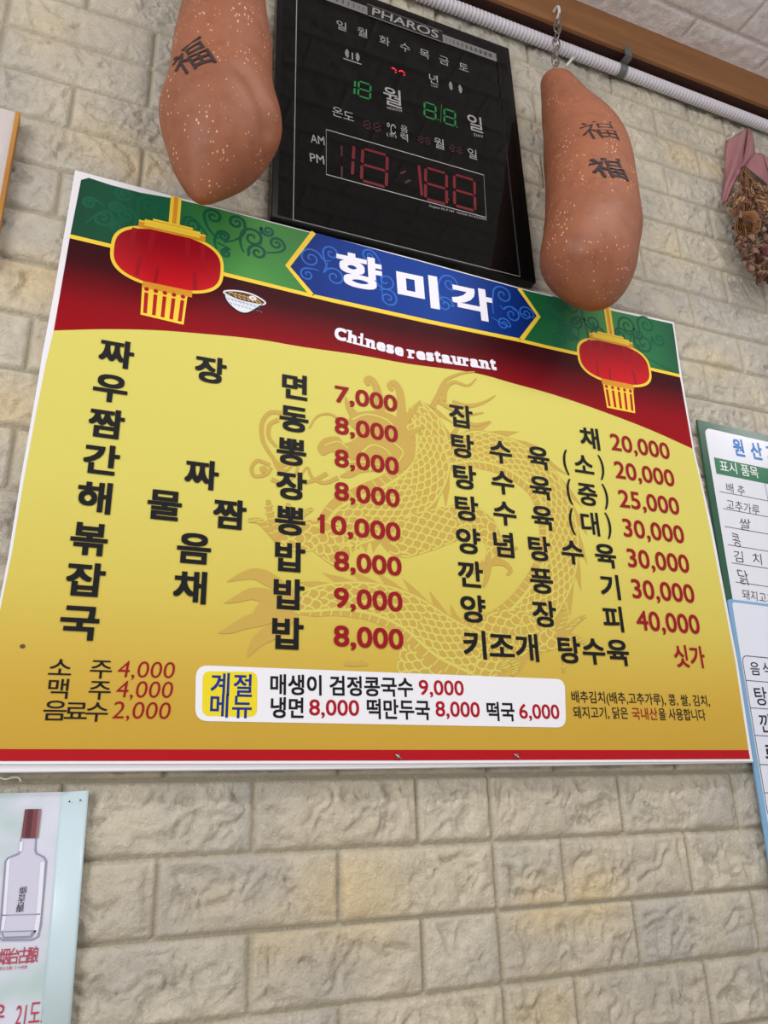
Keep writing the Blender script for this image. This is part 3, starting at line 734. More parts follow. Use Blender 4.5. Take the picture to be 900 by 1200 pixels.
ib = (np.array(Cp(341, 258))[1] + np.array(Cp(607, 323))[1]) / 2; it = np.array(Cp(583, 64))[1]
it2 = np.array(Cp(583.8, 73.5))[1]
mb = MB(); mb.stroke([(il, it), (il, ib), (ir, ib), (ir, it)], .0016, CY(1)); mb.stroke([(ir, ib), (ir, it)], .0016, CY(1))
mb.build('border_line', SILV, clk)
mb = MB(); mb.flat([(il, it2), (ir, it2), (ir, it), (il, it)], CY(2), 0)
wv = ir - il; hh = it - it2
bx0, bx1 = il + wv * .33, il + wv * .71
mb.flat([(bx0, it2 - hh * .06), (bx1, it2 - hh * .06), (bx1, it + hh * .3), (bx0, it + hh * .3)], CY(3), 1)
mb.stroke([(bx0, it2 - hh * .06), (bx1, it2 - hh * .06), (bx1, it + hh * .3), (bx0, it + hh * .3)], .0012, CY(4), 0, True)
mb.stroke([(bx0 + .004, it2 + hh * .02), (bx1 - .004, it2 + hh * .02)], .001, CY(4), 0)
for sgn, e0, e1 in ((1, bx1 + .006, ir - .006), (-1, bx0 - .006, il + .006)):
    for k in range(11):
        t = (k + .3) / 11; xc = e0 + (e1 - e0) * t ** 1.15; w = .0012 + .0055 * (k / 10) ** 1.2
        mb.flat([(xc - w / 2, it2 + hh * .3), (xc + w / 2, it2 + hh * .3), (xc + w / 2, it - hh * .28), (xc - w / 2, it - hh * .28)], CY(3), 1 if k < 0 else 2)
mb.build('brand_bar', [GREY, BLK, mat('clock_print_dark_grey', (70, 69, 70), .4, .4)], clk)
mb = MB(); put_box(mb, 'PHAROS', bx0 + .009, it2 + hh * .18, bx1 - .009, it + hh * .12, CY(5), .010, 0, 0, .12); mb.build('brand_lettering', SILV, clk)
def c2(x, y): return (310 + x / 2.8125, y / 2.8125)
def c3(x, y): return (310 + x / 2.8125, 130 + y / 2.8125)
mb = MB()
for ch, a, b in (('일', 254, 86), ('월', 323, 108), ('화', 395, 135), ('수', 463, 157), ('목', 527, 178), ('금', 591, 200), ('토', 656, 223)):
    mb = MB(); c = Cp(*c2(a, b)); put_em(mb, ch, c[0], c[1], .0235, .0235, CY(1), 0); mb.build('weekday_lettering', SILV, clk)
mb = MB()
for ch, a, b, e in (('월', 423, 322, .042), ('일', 694, 408, .038), ('년', 557, 262, .024), ('온', 240, 370, .022), ('도', 277, 384, .022), ('음', 460, 426, .016), ('력', 461, 453, .018), ('월', 576, 474, .024), ('일', 685, 508, .023)):
    mb = MB(); c = Cp(*c2(a, b)); put_em(mb, ch, c[0], c[1], e, e * 1.06, CY(1), .006 if e > .03 else 0); mb.build('legend_lettering', SILV, clk)
for s, a, b, e in (('MONTH', (404, 356), (452, 366), .006), ('DAY', (690, 444), (721, 452), .006), ('YEAR', (547, 282), (571, 288), .004), ('℃', (403, 420), (432, 430), .022), ('(초)', (402, 443), (434, 450), .010), ('AM', (151, 456), (197, 466), .0165), ('PM', (149, 519), (196, 529), .0165)):
    mb = MB(); put_span(mb, s, c2(*a), c2(*b), e, DC, CY(1), .006 if len(s) == 2 else 0); mb.build('legend_lettering', SILV, clk)
mb = MB(); put_span(mb, 'Digital ES-F189  MADE IN KOREA', c3(543, 314), c3(732, 360), .0055, DC, CY(1), 0); mb.build('maker_lettering', SILV, clk)
for cx, cy, r0 in ((289, 183, 0), (629, 289, 0)):
    mb = MB(); c = Cp(*c2(cx, cy))
    for sgn in (-1, 1):
        for r in (.006, .0092, .0122):
            mb.stroke([(c[0] + sgn * (.0035 + r * .7 * math.cos(t)), c[1] + r * math.sin(t)) for t in np.linspace(-.95, .95, 8)], .0016, CY(1))
    if cx < 400:
        mb.stroke([(c[0], c[1] - .010), (c[0], c[1] + .006)], .0022, CY(1)); mb.stroke([(c[0] - .016, c[1] - .014), (c[0] + .016, c[1] - .014)], .0022, CY(1))
    mb.build('signal_icon', SILV, clk)
mb = MB(); mb.stroke([Cp(*c3(*p)) for p in ((203, 62), (722, 212), (730, 352), (203, 210))], .0018, CY(1), 0, True)
mb.build('time_frame_line', SILV, clk)
SEG = {'a': ((-1, 1), (1, 1)), 'b': ((1, 1), (1, 0)), 'c': ((1, 0), (1, -1)), 'd': ((-1, -1), (1, -1)), 'e': ((-1, 0), (-1, -1)), 'f': ((-1, 1), (-1, 0)), 'g': ((-1, 0), (1, 0))}
DIG = {'8': 'abcdefg', '1': 'bc', '2': 'abged', '0': 'abcdef', '7': 'abc', 'u': 'abc', 'o': 'gcde', 'n': 'fabc'}
def seven(mb, d, cx, cz, w, h, t, y):
    for s in DIG[d]:
        (ax, az), (bx, bz) = SEG[s]
        A = np.array([cx + ax * w / 2 + az * h * .03, cz + az * h / 2]); B = np.array([cx + bx * w / 2 + bz * h * .03, cz + bz * h / 2]); v = (B - A) / np.linalg.norm(B - A)
        A = A + v * t * .45; B = B - v * t * .45
        mb.stroke([A, A + v * t * .4, B - v * t * .4, B], [t * .3, t, t, t * .3], y)
LG = mat('led_green', (18, 92, 44), .4, .3, .55); LR = mat('led_red_dim', (92, 8, 22), .4, .2, .3); LB = mat('led_red_bright', (255, 30, 60), .4, .3, 1.5); LDK = mat('led_red_faint', (46, 6, 14), .4, .3, .5)
for d, a, b in (('1', 277, 283), ('8', 329, 298), ('8', 545, 366), ('8', 610, 388)):
    mb = MB(); c = Cp(*c2(a, b)); seven(mb, d, c[0], c[1], .021, .033, .0034, CY(1)); mb.build('date_digit', LG, clk)
for a, b in ((572, 395), (634, 420)):
    mb = MB(); c = Cp(*c2(a, b)); mb.flat([(c[0] + .0016 * math.cos(t), c[1] + .0016 * math.sin(t)) for t in np.linspace(0, 6.28, 9)[:-1]], CY(1)); mb.build('digit_mark', LG, clk)
mb = MB(); mb.stroke([Cp(*c2(583, 345)), Cp(*c2(580, 405))], .001, CY(1)); mb.build('digit_mark', LG, clk)
for d, a, b in (('u', 424, 233), ('n', 452, 242)):
    mb = MB(); c = Cp(*c2(a, b)); seven(mb, d, c[0], c[1], .009, .010, .0026, CY(1)); mb.build('year_digit', LB, clk)
for d, a, b, w, h in (('1', 291, 163, .0005, .064), ('8', 362, 188, .042, .066), ('8', 565, 248, .038, .066), ('8', 659, 270, .038, .066)):
    mb = MB(); c = Cp(*c3(a, b)); seven(mb, d, c[0], c[1], w, h, .0052, CY(1)); mb.build('time_digit', LR, clk)
mb = MB(); mb.stroke([Cp(*c3(508, 180)), Cp(*c3(518, 280))], .005, CY(1)); mb.build('digit_mark', LR, clk)
for a, b in ((605, 292), (690, 318)):
    mb = MB(); c = Cp(*c3(a, b)); mb.flat([(c[0] + .002 * math.cos(t), c[1] + .002 * math.sin(t)) for t in np.linspace(0, 6.28, 9)[:-1]], CY(1)); mb.build('digit_mark', LR, clk)
for d, a, b, e in (('8', 338, 412, .016), ('8', 370, 420, .016), ('8', 515, 460, .013), ('8', 537, 466, .013), ('8', 618, 490, .013), ('8', 642, 497, .013)):
    mb = MB(); c = Cp(*c2(a, b)); seven(mb, d, c[0], c[1], e * .62, e, .003, CY(1)); mb.build('faint_digit', LDK, clk)
for a, b in ((455, 205), (470, 235)):
    mb = MB(); c = Cp(*c3(a, b)); mb.stroke([(c[0] - .004, c[1] - .003), (c[0] + .006, c[1] + .006)], .004, CY(1)); mb.build('digit_mark', LDK, clk)
for a, b in ((262, 150), (262, 185)):
    mb = MB(); c = Cp(*c3(a, b)); mb.stroke([(c[0] - .004, c[1] - .022), (c[0] - .004, c[1] + .02)], .003, CY(1)); mb.build('digit_mark', LDK, clk)

# ------------------------------------------------------------------ gourds
def gourd_mat():
    m = mat('gourd_skin', (186, 112, 78), .5, .35); N, L, b = nodes(m)
    tc = N.new('ShaderNodeTexCoord')
    n1 = noise_node(N, L, tc.outputs['Object'], 9, 4); c = ramp(N, L, n1.outputs[0], [(.3, (136, 82, 58)), (.7, (158, 98, 70))]).outputs[0]
    mp = N.new('ShaderNodeMapping'); mp.inputs['Scale'].default_value = (190, 190, 110); L.new(tc.outputs['Object'], mp.inputs[0])
    v = N.new('ShaderNodeTexVoronoi'); v.inputs['Scale'].default_value = 1; v.inputs['Randomness'].default_value = 1; L.new(mp.outputs[0], v.inputs['Vector'])
    n2 = noise_node(N, L, tc.outputs['Object'], 26, 3)
    sub = N.new('ShaderNodeMath'); sub.operation = 'MULTIPLY_ADD'; L.new(n2.outputs[0], sub.inputs[0]); sub.inputs[1].default_value = -.62; L.new(v.outputs['Distance'], sub.inputs[2])
    sp = ramp(N, L, sub.outputs[0], [(0, (255, 255, 255)), (.0, (255, 255, 255))]); el = sp.color_ramp.elements; el[0].position = 0; el[0].color = (1, 1, 1, 1); el[1].position = .02; el[1].color = (0, 0, 0, 1)
    # shift so that only the densest cells mark the skin
    ad = N.new('ShaderNodeMath'); ad.operation = 'ADD'; L.new(sub.outputs[0], ad.inputs[0]); ad.inputs[1].default_value = .19
    L.new(ad.outputs[0], sp.inputs[0])
    c = mixc(N, L, sp.outputs[0], c, lin((214, 170, 134)))
    n4 = noise_node(N, L, tc.outputs['Object'], 55, 4); dk = ramp(N, L, n4.outputs[0], [(.33, (190, 150, 130)), (.5, (255, 255, 255))]).outputs[0]
    c = mixc(N, L, .22, c, dk, 'MULTIPLY')
    L.new(c, b.inputs['Base Color'])
    bump(N, L, b, n4.outputs[0], .18, .002)
    return m
M_GOURD = gourd_mat()
MARK = mat('ink_marker', (52, 40, 42), .5, .3)
def knots(t, K):
    """smooth curve through evenly spaced values"""
    K = np.asarray(K, float); n = len(K) - 1; x = np.clip(t * n, 0, n - 1e-9); i = x.astype(int); f = x - i
    g = lambda j: K[np.clip(j, 0, n)]
    a, b, c, d = g(i - 1), g(i), g(i + 1), g(i + 2)
    return .5 * ((2 * b) + (c - a) * f + (2 * a - 5 * b + 4 * c - d) * f * f + (3 * b - a - 3 * c + d) * f ** 3)
def gourd(label, zbot, ztop, girth, middle, end_b, end_t, flat, depth, creases, chars):
    """girth / middle: half width and axis position from bottom to top, depth(z): distance of the axis from the wall"""
    seg = 64; nz = 110; tt = .5 - .5 * np.cos(np.linspace(0, math.pi, nz)); zs = zbot + (ztop - zbot) * tt
    e = np.sqrt(np.clip(1 - (1 - np.minimum(tt / end_b, 1)) ** 2, 0, 1)) * np.sqrt(np.clip(1 - (1 - np.minimum((1 - tt) / end_t, 1)) ** 2, 0, 1))
    w = knots(tt, girth) * e + .0008; c = knots(tt, middle); d = np.array([depth(z) for z in zs])
    ck = np.cos(np.arange(seg) * 2 * math.pi / seg); sk = np.sin(np.arange(seg) * 2 * math.pi / seg)
    root = thing('dried_gourd', (float(c[0]), -float(d[0]), zbot), label, 'gourd')
    vs = np.stack([c[:, None] + w[:, None] * ck, -d[:, None] + w[:, None] * flat * sk, np.repeat(zs[:, None], seg, 1)], -1).reshape(-1, 3)
    nn = np.stack([np.tile(ck, nz), np.tile(sk, nz), np.zeros(nz * seg)], 1)
    faces = [(i * seg + k, i * seg + (k + 1) % seg, (i + 1) * seg + (k + 1) % seg, (i + 1) * seg + k) for i in range(nz - 1) for k in range(seg)]
    tree = BVHTree.FromPolygons([tuple(v) for v in vs], faces)
    def surf(px, py):
        h, n, _, _ = tree.ray_cast(Vector(CAM), Vector((px - 450) / FPX * RIGHT - (py - 600) / FPX * UP + FWD).normalized())
        return None if h is None else np.array(h)
    for line, rad, hgt in creases:
        pl = [surf(*q) for q in (catmull(line, 8) if len(line) > 1 else line)]; pl = [q for q in pl if q is not None]
        if not pl: continue
        t_ = np.linspace(0, 1, len(pl)); dist = np.min(np.stack([np.linalg.norm(vs - q, axis=1) + (1e-3 * 0) for q in pl]), 0)
        vs = vs + nn * (hgt * np.exp(-(dist / rad) ** 2))[:, None]
    ztop = zs[-1]; vs = [tuple(p) for p in vs]; XL = c - w; XR = c + w; dep = depth
    mb = MB()
    fs = [(i * seg + k, i * seg + (k + 1) % seg, (i + 1) * seg + (k + 1) % seg, (i + 1) * seg + k) for i in range(nz - 1) for k in range(seg)]
    fs += [tuple(range(seg))[::-1], tuple((nz - 1) * seg + k for k in range(seg))]
    mb.add(vs, fs); mb.build('skin', M_GOURD, root, smooth=True)
    bvh = BVHTree.FromPolygons([tuple(v) for v in vs], fs)
    for (px, py, w, h, ang, bold) in chars:
        dirv = Vector((px - 450) / FPX * RIGHT - (py - 600) / FPX * UP + FWD).normalized()
        hit, nrm, _, _ = bvh.ray_cast(Vector(CAM), dirv)
        if hit is None: continue
        v, f = glyph('福', bold); lv = levels(v); v = np.array(v)
        # tangent frame at the spot: up along the gourd, across its girth
        up = Vector((0, 0, 1)); up = (up - nrm * up.dot(nrm)).normalized(); rt = up.cross(nrm).normalized()
        ca, sa = math.cos(ang), math.sin(ang); vv = []
        for (a, b), l in zip(v, lv):
            a = (a - .48) * w / .92; b = (b - .38) * h / .92; a, b = a * ca - b * sa, a * sa + b * ca
            p = hit + rt * a + up * b + nrm * .05
            hh_, n2, _, _ = bvh.ray_cast(p, -nrm)
            vv.append((hh_ + n2 * (.0009 + l * .00003)) if hh_ else hit + rt * a + up * b)
        mb = MB(); mb.add(vv, f); mb.build('painted_character', MARK, root)
    return root, (XL[-1] + XR[-1]) / 2, ztop, dep(ztop)

gl, gx, gz, gd = gourd('lumpy terracotta gourd with a bulging lower lobe and a single painted character, its top hidden', .6729, 1.2093,
    [.0327, .0579, .0777, .0682, .0651, .0597, .0549, .048, .0372], [-.418, -.4028, -.4001, -.4028, -.402, -.4021, -.4013, -.4253], .16, .10, .93,
    lambda z: .128 - .05 * max(0, min(1, (z - .95) / .35)),
    [([(286, 82), (298, 98), (307, 116), (312, 134), (314, 150)], .013, -.0065), ([(322, 140), (324, 158)], .022, .004), ([(255, 175)], .05, .005), ([(250, 95)], .04, -.003)],
    [(222, 66, .050, .062, .46, .004)])
gr, hx, hz, hd = gourd('long smooth terracotta gourd hanging on a chain, with two painted characters', .661, 1.2065,
    [.0625, .0739, .0777, .076, .075, .0741, .0633, .0419, .0275], [.1708, .1671, .1877, .2044, .217, .2232, .2088, .1999], .16, .05, .92,
    lambda z: .128 - .055 * max(0, min(1, (z - .80) / .40)),
    [([(692, 296)], .016, .003), ([(660, 270), (700, 268), (745, 262)], .03, -.002)],
    [(702, 151, .060, .048, .16, -.010), (713, 196, .056, .050, .16, .012)])

# chain from the beam to the right gourd
p_top = Vector(wpt(649, 26, DB + .012)); p_bot = Vector((hx, -hd, hz + .002))
ch = thing('hanging_chain', p_top, 'small grey link chain hooked on the wooden beam, carrying a terracotta gourd', 'chain')
CH = mat('chain_metal', (150, 145, 138), .35, .5, 0, .8)
hk = MB()
hp = Vector(wpt(649, 14, DB))
hk.tube(catmull([tuple(hp + Vector((0, .01, 0))), tuple(hp + Vector((0, -.010, 0))), tuple(hp + Vector((0, -.016, -.010))), tuple(hp + Vector((0, -.014, -.022))), tuple(hp + Vector((0, -.006, -.026)))], 6), .0028, 10)
hk.build('hook', mat('hook_white', (206, 204, 198), .4, .5), ch, smooth=True)
hook_low = hp + Vector((0, -.010, -.024))
p_top = hook_low; L = (p_bot - p_top).length; nl = 7; pit = L / nl; ax = (p_bot - p_top).normalized()
s1 = ax.cross(Vector((0, 1, 0))).normalized(); s2 = ax.cross(s1).normalized()
for i in range(nl):
    c = p_top + ax * pit * (i + .5); sd = s1 if i % 2 else s2; hl_ = pit * .64; hw = pit * .27; pts = []
    for k in range(20):
        t = 2 * math.pi * k / 20; pts.append(tuple(c + ax * (hl_ * math.sin(t)) + sd * (hw * math.copysign(abs(math.cos(t)) ** .6, math.cos(t)))))
    q = MB(); q.tube(pts + [pts[0]], .0014, 8, cap=False); q.build('link', CH, ch, smooth=True)

# ------------------------------------------------------------------ corrugated conduit, clamp, cable tie
DCN = .0185; RC = .0126
def conduit():
    xA, xB = -.94, 1.44; cz = wxz(750, 91.5, DCN)[1]
    n = int((xB - xA) / .0080); pts = []; rad = []
    for i in range(n):
        for t, r in ((0, .0094), (.16, .0126), (.62, .0126), (.78, .0094)):
            pts.append((xA + (i + t) * .0080, -DCN, cz)); rad.append(r)
    q = MB(); q.tube(pts, rad, 20)
    o = q.build('corrugated_conduit', mat('conduit_white', (214, 210, 218), .45, .4))
    tag(o, 'white corrugated plastic conduit running along the top of the wall under the beam', 'conduit')
    return cz
CZ = conduit()
px_ = wxz(725, 72, DCN)[0]
cl = thing('pipe_clamp', (px_, -DCN, CZ), 'grey metal strap clamp holding the white conduit to the beam', 'clamp')
q = MB(); q.tube([(px_ - .0085, -DCN, CZ), (px_ + .0085, -DCN, CZ)], RC + .0014, 24); q.build('band', mat('clamp_grey', (112, 112, 112), .45, .4, 0, .5), cl, smooth=False)
q = MB(); q.prism([(px_ - .0085, CZ + RC * .5), (px_ + .0085, CZ + RC * .5), (px_ + .0085, ZB + .008), (px_ - .0085, ZB + .008)], -DB - .0022, -DB - .0005)
q.box((px_ - .0085, -DB - .0022, CZ + RC * .45), (px_ + .0085, -DCN - RC * .8, CZ + RC * .6))
q.build('tab', mat('clamp_grey', (112, 112, 112), .45, .4, 0, .5), cl)
a = wpt(674, 66, DCN + RC + .001); b = wpt(664, 77, DCN + RC + .006)
q = MB(); q.tube([a, (np.array(a) + b) / 2 + np.array([0, -.002, .001]), b], [.0026, .0024, .0028], 8)
tag(q.build('cable_tie', mat('nylon', (222, 214, 200), .4), smooth=True), 'short pale cable tie end sticking out under the conduit beside the chain', 'cable tie')

# ------------------------------------------------------------------ framed board at the left
DF = .020
fb = thing('framed_board', (-.75, -.004, .60), 'pale grey board with a golden brown wooden edge, mounted on the brick wall', 'board')
tr_ = np.array(wxz(24, 131.5, DF)); brx = wxz(1, 257.5, DF)
fx1 = (tr_[0] + brx[0]) / 2; fz1 = tr_[1]; fx0 = fx1 - .30; fz0 = fz1 - .24; fw = .0055
mb = MB(); mb.prism([(fx0 + fw, fz0 + fw), (fx1 - fw, fz0 + fw), (fx1 - fw, fz1 - .0012), (fx0 + fw, fz1 - .0012)], -DF + .001, -.0045)
mb.build('panel', wood_mat('panel_grey', (206, 196, 194), (184, 174, 172), 2, .5, 40), fb)
mb = MB()
mb.box((fx1 - fw, -DF - .0005, fz0), (fx1, -.0045, fz1)); mb.box((fx0, -DF - .0005, fz0), (fx0 + fw, -.0045, fz1)); mb.box((fx0 + fw, -DF - .0005, fz0), (fx1 - fw, -.0045, fz0 + fw))
mb.build('frame', wood_mat('frame_gold', (196, 140, 60), (160, 104, 38), 2, .4, 60), fb, bevel=.0008)

# ------------------------------------------------------------------ origin notice (green edge)
def quad_sheet(corners, d, y0, y1):
    q = MB(); q.prism([wxz(*p, d) for p in corners], y0, y1); return q
def ext(p, q, k): return (p[0] + (q[0] - p[0]) * k, p[1] + (q[1] - p[1]) * k)
DN = .0085
A = np.array(wxz(817, 491.5, DN)); Bq = np.array(wxz(851, 702, DN)); up = (A - Bq) / np.linalg.norm(A - Bq); rt = np.array([up[1], -up[0]])
def Np(u, v): return tuple(A + rt * u - up * v)           # metres right of / below the top left corner
def Npx(px, py):
    p = np.array(wxz(px, py, DN)) - A; return (p @ rt, -(p @ up))
nt = thing('origin_notice', (A[0], -.004, A[1] - .3), 'laminated white origin notice with a dark green border and handwritten rows', 'notice')
mb = MB(); mb.prism([Np(0, 0), Np(.30, 0), Np(.30, .40), Np(0, .40)], -DN, -.0045); mb.build('sheet', mat('notice_green', (44, 88, 64), .16, .5), nt)
ny = lambda l: -DN - .0003 - .0003 * l
def rr(u0, v0, u1, v1, r, P):
    o = []
    for cu, cv, a0 in ((u1 - r, v0 + r, -90), (u1 - r, v1 - r, 0), (u0 + r, v1 - r, 90), (u0 + r, v0 + r, 180)):
        for k in range(6):
            t = math.radians(a0 + 18 * k); o.append(P(cu + r * math.cos(t), cv + r * math.sin(t)))
    return o
def n7(x, y): return (810 + x / 5, 480 + y / 5)
u0, v0 = Npx(*n7(82, 140))[0], Npx(*n7(130, 118))[1]
mb = MB(); mb.flat(rr(u0, v0, .285, .385, .012, Np), ny(0), 0); mb.build('paper', mat('notice_paper', (226, 226, 236), .18, .5), nt)
mb = MB(); hd0 = Npx(*n7(131, 280)); hd1 = Npx(*n7(150, 376))
mb.flat([Np(hd0[0], hd0[1]), Np(.27, hd0[1]), Np(.27, hd1[1]), Np(hd0[0], hd1[1])], ny(1), 0); mb.build('heading_band', mat('notice_band', (38, 112, 74), .2, .5), nt)
TBL = mat('ink_title_blue', (40, 120, 196), .25, .5)
mb = MB()
for ch, x, y in (('원', 278, 224), ('산', 380, 244), ('지', 474, 262)):
    c = wxz(*n7(x, y), DN); put_em(mb, ch, c[0], c[1], .030, .036, ny(1), .03)
mb.build('title_lettering', TBL, nt)
mb = MB(); put_span(mb, '표시 품목', n7(165, 328), n7(390, 372), .0215, DN, ny(2), .006); mb.build('heading_lettering', mat('notice_white', (232, 236, 236), .25, .5), nt)
mb = MB()
for (x, y) in ((165, 480), (185, 580), (195, 685), (215, 792), (235, 898), (257, 1010)):
    u, v = Npx(*n7(x, y)); mb.stroke([Np(u, v), Np(.27, v + .001)], .0011, ny(1))
u, v = Npx(*n7(430, 430)); mb.stroke([Np(u, v), Np(u, v + .25)], .001, ny(1))
mb.build('ruled_lines', mat('ink_line', (74, 74, 84), .4), nt)
HW = mat('ink_pen', (52, 52, 60), .4)
for s, x0_, y0_, x1_, y1_, h, sh in (('배 추', 205, 455, 312, 478, .0185, .1), ('고추가루', 205, 553, 398, 592, .0185, .1), ('쌀', 282, 668, 345, 678, .0215, .2), ('콩', 240, 760, 286, 772, .0225, -.2), ('김  치', 248, 858, 410, 878, .0195, .1), ('닭', 275, 975, 335, 990, .0245, -.2), ('돼지고기', 298, 1080, 480, 1112, .017, .1)):
    mb = MB(); put_span(mb, s, n7(x0_, y0_), n7(x1_, y1_), h, DN, ny(2), -.008, 0, sh); mb.build('handwriting', HW, nt)

# ------------------------------------------------------------------ price list with a blue edge
DP = .0125
A2 = np.array(wxz(852, 701.5, DP)); B2 = np.array(wxz(896, 975, DP)); up2 = (A2 - B2) / np.linalg.norm(A2 - B2); rt2 = np.array([up2[1], -up2[0]])
def Pp(u, v): return tuple(A2 + rt2 * u - up2 * v)
def Ppx(px, py):
    p = np.array(wxz(px, py, DP)) - A2; return (p @ rt2, -(p @ up2))
pl = thing('handwritten_price_list', (A2[0], -.009, A2[1] - .35), 'white price list with a light blue border, lapping over the green notice', 'price list')
py_ = lambda l: -DP - .0003 - .0003 * l
mb = MB(); mb.prism(rr(0, 0, .30, .42, .008, Pp), -DP, -DN - .0012); mb.build('sheet', mat('list_blue', (128, 170, 208), .3, .5), pl)
mb = MB(); mb.flat(rr(.0085, .0045, .29, .41, .006, Pp), py_(0)); mb.build('paper', mat('list_paper', (224, 226, 240), .3, .5), pl)
def n8(x, y): return (840 + x / 3.87, 690 + y / 3.87)
u0, v0 = Ppx(*n8(112, 302)); u9, v9 = Ppx(*n8(222, 1040))
mb = MB(); mb.stroke(rr(u0, v0, .27, v9, .010, Pp), .0013, py_(1), 0, True)
for x, y in ((130, 415), (155, 540), (178, 665), (200, 797), (215, 925)):
    v = Ppx(*n8(x, y))[1]; mb.stroke([Pp(u0, v), Pp(.27, v)], .0011, py_(1))
mb.build('ruled_lines', mat('ink_line', (74, 74, 84), .4), pl)
mb = MB()
for ch, x, y in (('음', 172, 362), ('식', 228, 364), ('명', 282, 366)):
    c = wxz(*n8(x, y), DP); put_em(mb, ch, c[0], c[1], .0225, .0225, py_(1), .004)
mb.build('heading_lettering', INK, pl)
HM = mat('ink_marker_black', (24, 24, 28), .4)
for ch, x, y, e, b in (('탕', 197, 487, .030, .006), ('수', 262, 492, .028, .006), ('깐', 222, 610, .030, .008), ('풍', 285, 616, .028, .008), ('류', 250, 752, .032, .016)):
    mb = MB(); c = wxz(*n8(x, y), DP); put_em(mb, ch, c[0], c[1], e, e, py_(1), b); mb.build('handwriting', HM, pl)

# ------------------------------------------------------------------ bottle poster at the lower left
DS = .0075
A3 = np.array(wxz(103.7, 926.7, DS)); B3 = np.array(wxz(82.5, 1200, DS))
ps = thing('bottle_poster', (-.6, -.004, -.3), 'pale blue paper poster of a clear bottle taped below the banner', 'poster')
sy = lambda l: -DS - .0003 - .0003 * l
top0 = np.array(wxz(0, 930, DS)); edge = np.array(wxz(72, 928, DS))
e3 = B3 + (B3 - A3) * .25; f3 = edge + (B3 - A3) * 1.25
SKY = mat('poster_sky', (206, 220, 226), .34, .45); N_, L_, b_ = nodes(SKY)
tc_ = N_.new('ShaderNodeTexCoord'); n_ = noise_node(N_, L_, tc_.outputs['Object'], 14, 2); L_.new(ramp(N_, L_, n_.outputs[0], [(.3, (176, 200, 196)), (.52, (212, 216, 230)), (.75, (224, 224, 236))]).outputs[0], b_.inputs['Base Color'])
mb = MB(); lx = -.86
mb.prism([(lx, top0[1] - .001), tuple(edge), tuple(f3), (lx, f3[1])], -DS, -.0045); mb.build('sheet', SKY, ps)
mb = MB(); n = 9; vs = []
for i in range(n):
    t = i / (n - 1); a = edge + (A3 - edge) * t; b = f3 + (e3 - f3) * t; yy = -DS - .0006 - .004 * math.sin(t * math.pi * .5)
    vs += [(a[0], yy, a[1]), (b[0], yy, b[1])]
fs = [(2 * i, 2 * i + 1, 2 * i + 3, 2 * i + 2) for i in range(n - 1)]
mb.add(vs, fs)
fl = mb.build('folded_edge', mat('poster_fold', (200, 220, 228), .3, .5), ps, smooth=True)
sl = fl.modifiers.new('thick', 'SOLIDIFY'); sl.thickness = .0006
def s8(x, y): return wxz(x / 4, 900 + y / 4, DS)
GLS = mat('print_glass_edge', (150, 148, 176), .35, .4)
mb = MB()
bo = [s8(*p) for p in [(98, 328), (168, 328), (165, 385), (170, 400), (205, 418), (216, 436), (190, 740), (178, 790), (150, 804), (10, 806), (-6, 790), (2, 740), (26, 436), (40, 420), (88, 402), (96, 388)]]
mb.flat(bo, sy(1), 0); mb.stroke(bo, .0016, sy(2), 1, True)
mb.stroke([s8(p, q) for p, q in ((40, 425), (20, 700), (10, 760))], .003, sy(2), 2); mb.stroke([s8(p, q) for p, q in ((200, 440), (180, 700), (168, 770))], .004, sy(2), 2)
mb.flat([s8(*p) for p in [(4, 765), (172, 760), (150, 796), (14, 800)]], sy(2), 1); mb.flat([s8(*p) for p in [(14, 770), (150, 766), (140, 786), (20, 790)]], sy(3), 3)
mb.stroke([s8(100, 345), s8(97, 390)], .003, sy(3), 2); mb.stroke([s8(8, 690), s8(188, 684)], .0008, sy(2), 1)
bt = mb.build('bottle_print', [mat('print_glass', (208, 206, 226), .35, .4), GLS, mat('print_glass_light', (232, 232, 244), .35, .4), mat('print_glass_base', (196, 200, 214), .35, .4)], ps)
mb = MB(); mb.flat([s8(*p) for p in [(117, 193), (193, 192), (178, 328), (99, 326)]], sy(3), 0)
mb.flat([s8(*p) for p in [(132, 193), (156, 193), (140, 327), (116, 327)]], sy(4), 1); mb.flat([s8(*p) for p in [(180, 192), (193, 192), (178, 328), (166, 328)]], sy(4), 2)
mb.build('bottle_cap_print', [mat('print_cap', (124, 72, 78), .35, .4), mat('print_cap_dark', (96, 50, 58), .35, .4), mat('print_cap_light', (156, 110, 116), .35, .4)], bt)
mb = MB()
for i, chh in enumerate('烟台古酿'):
    c = s8(106 - i * 4.5, 572 + i * 29); put_em(mb, chh, c[0], c[1], .0072, .0064, sy(3), .0)
mb.build('bottle_lettering', INK, bt)
mb = MB()
for i, chh in enumerate('烟台古酿'):
    c = s8(18 + i * 45, 884 - i * 3); put_em(mb, chh, c[0], c[1], .0102, .0150, sy(1), .006)
mb.build('red_lettering', mat('print_rose', (186, 60, 84), .4), ps)
mb = MB(); put_span(mb, '운', (-10, 1190), (5, 1190), .0175, DS, sy(1), .01); put_span(mb, '21도!', (18.5, 1189), (51, 1186), .0175, DS, sy(1), .002)
mb.build('red_lettering', mat('print_rose', (186, 60, 84), .4), ps)
mb = MB(); put_span(mb, '烟台古酿 三十四度', (-2, 1135), (32, 1133), .0030, DS, sy(1), 0)
mb.build('red_lettering', mat('print_rose', (186, 60, 84), .4), ps)
for p in ((325, 158), (375, 151)):
    c = s8(*p); mb = MB(); mb.flat([(c[0] + .0009 * math.cos(t), c[1] + .0009 * math.sin(t)) for t in np.linspace(0, 6.28, 9)[:-1]], -DS - .0062); mb.build('pin_hole', INK, ps)

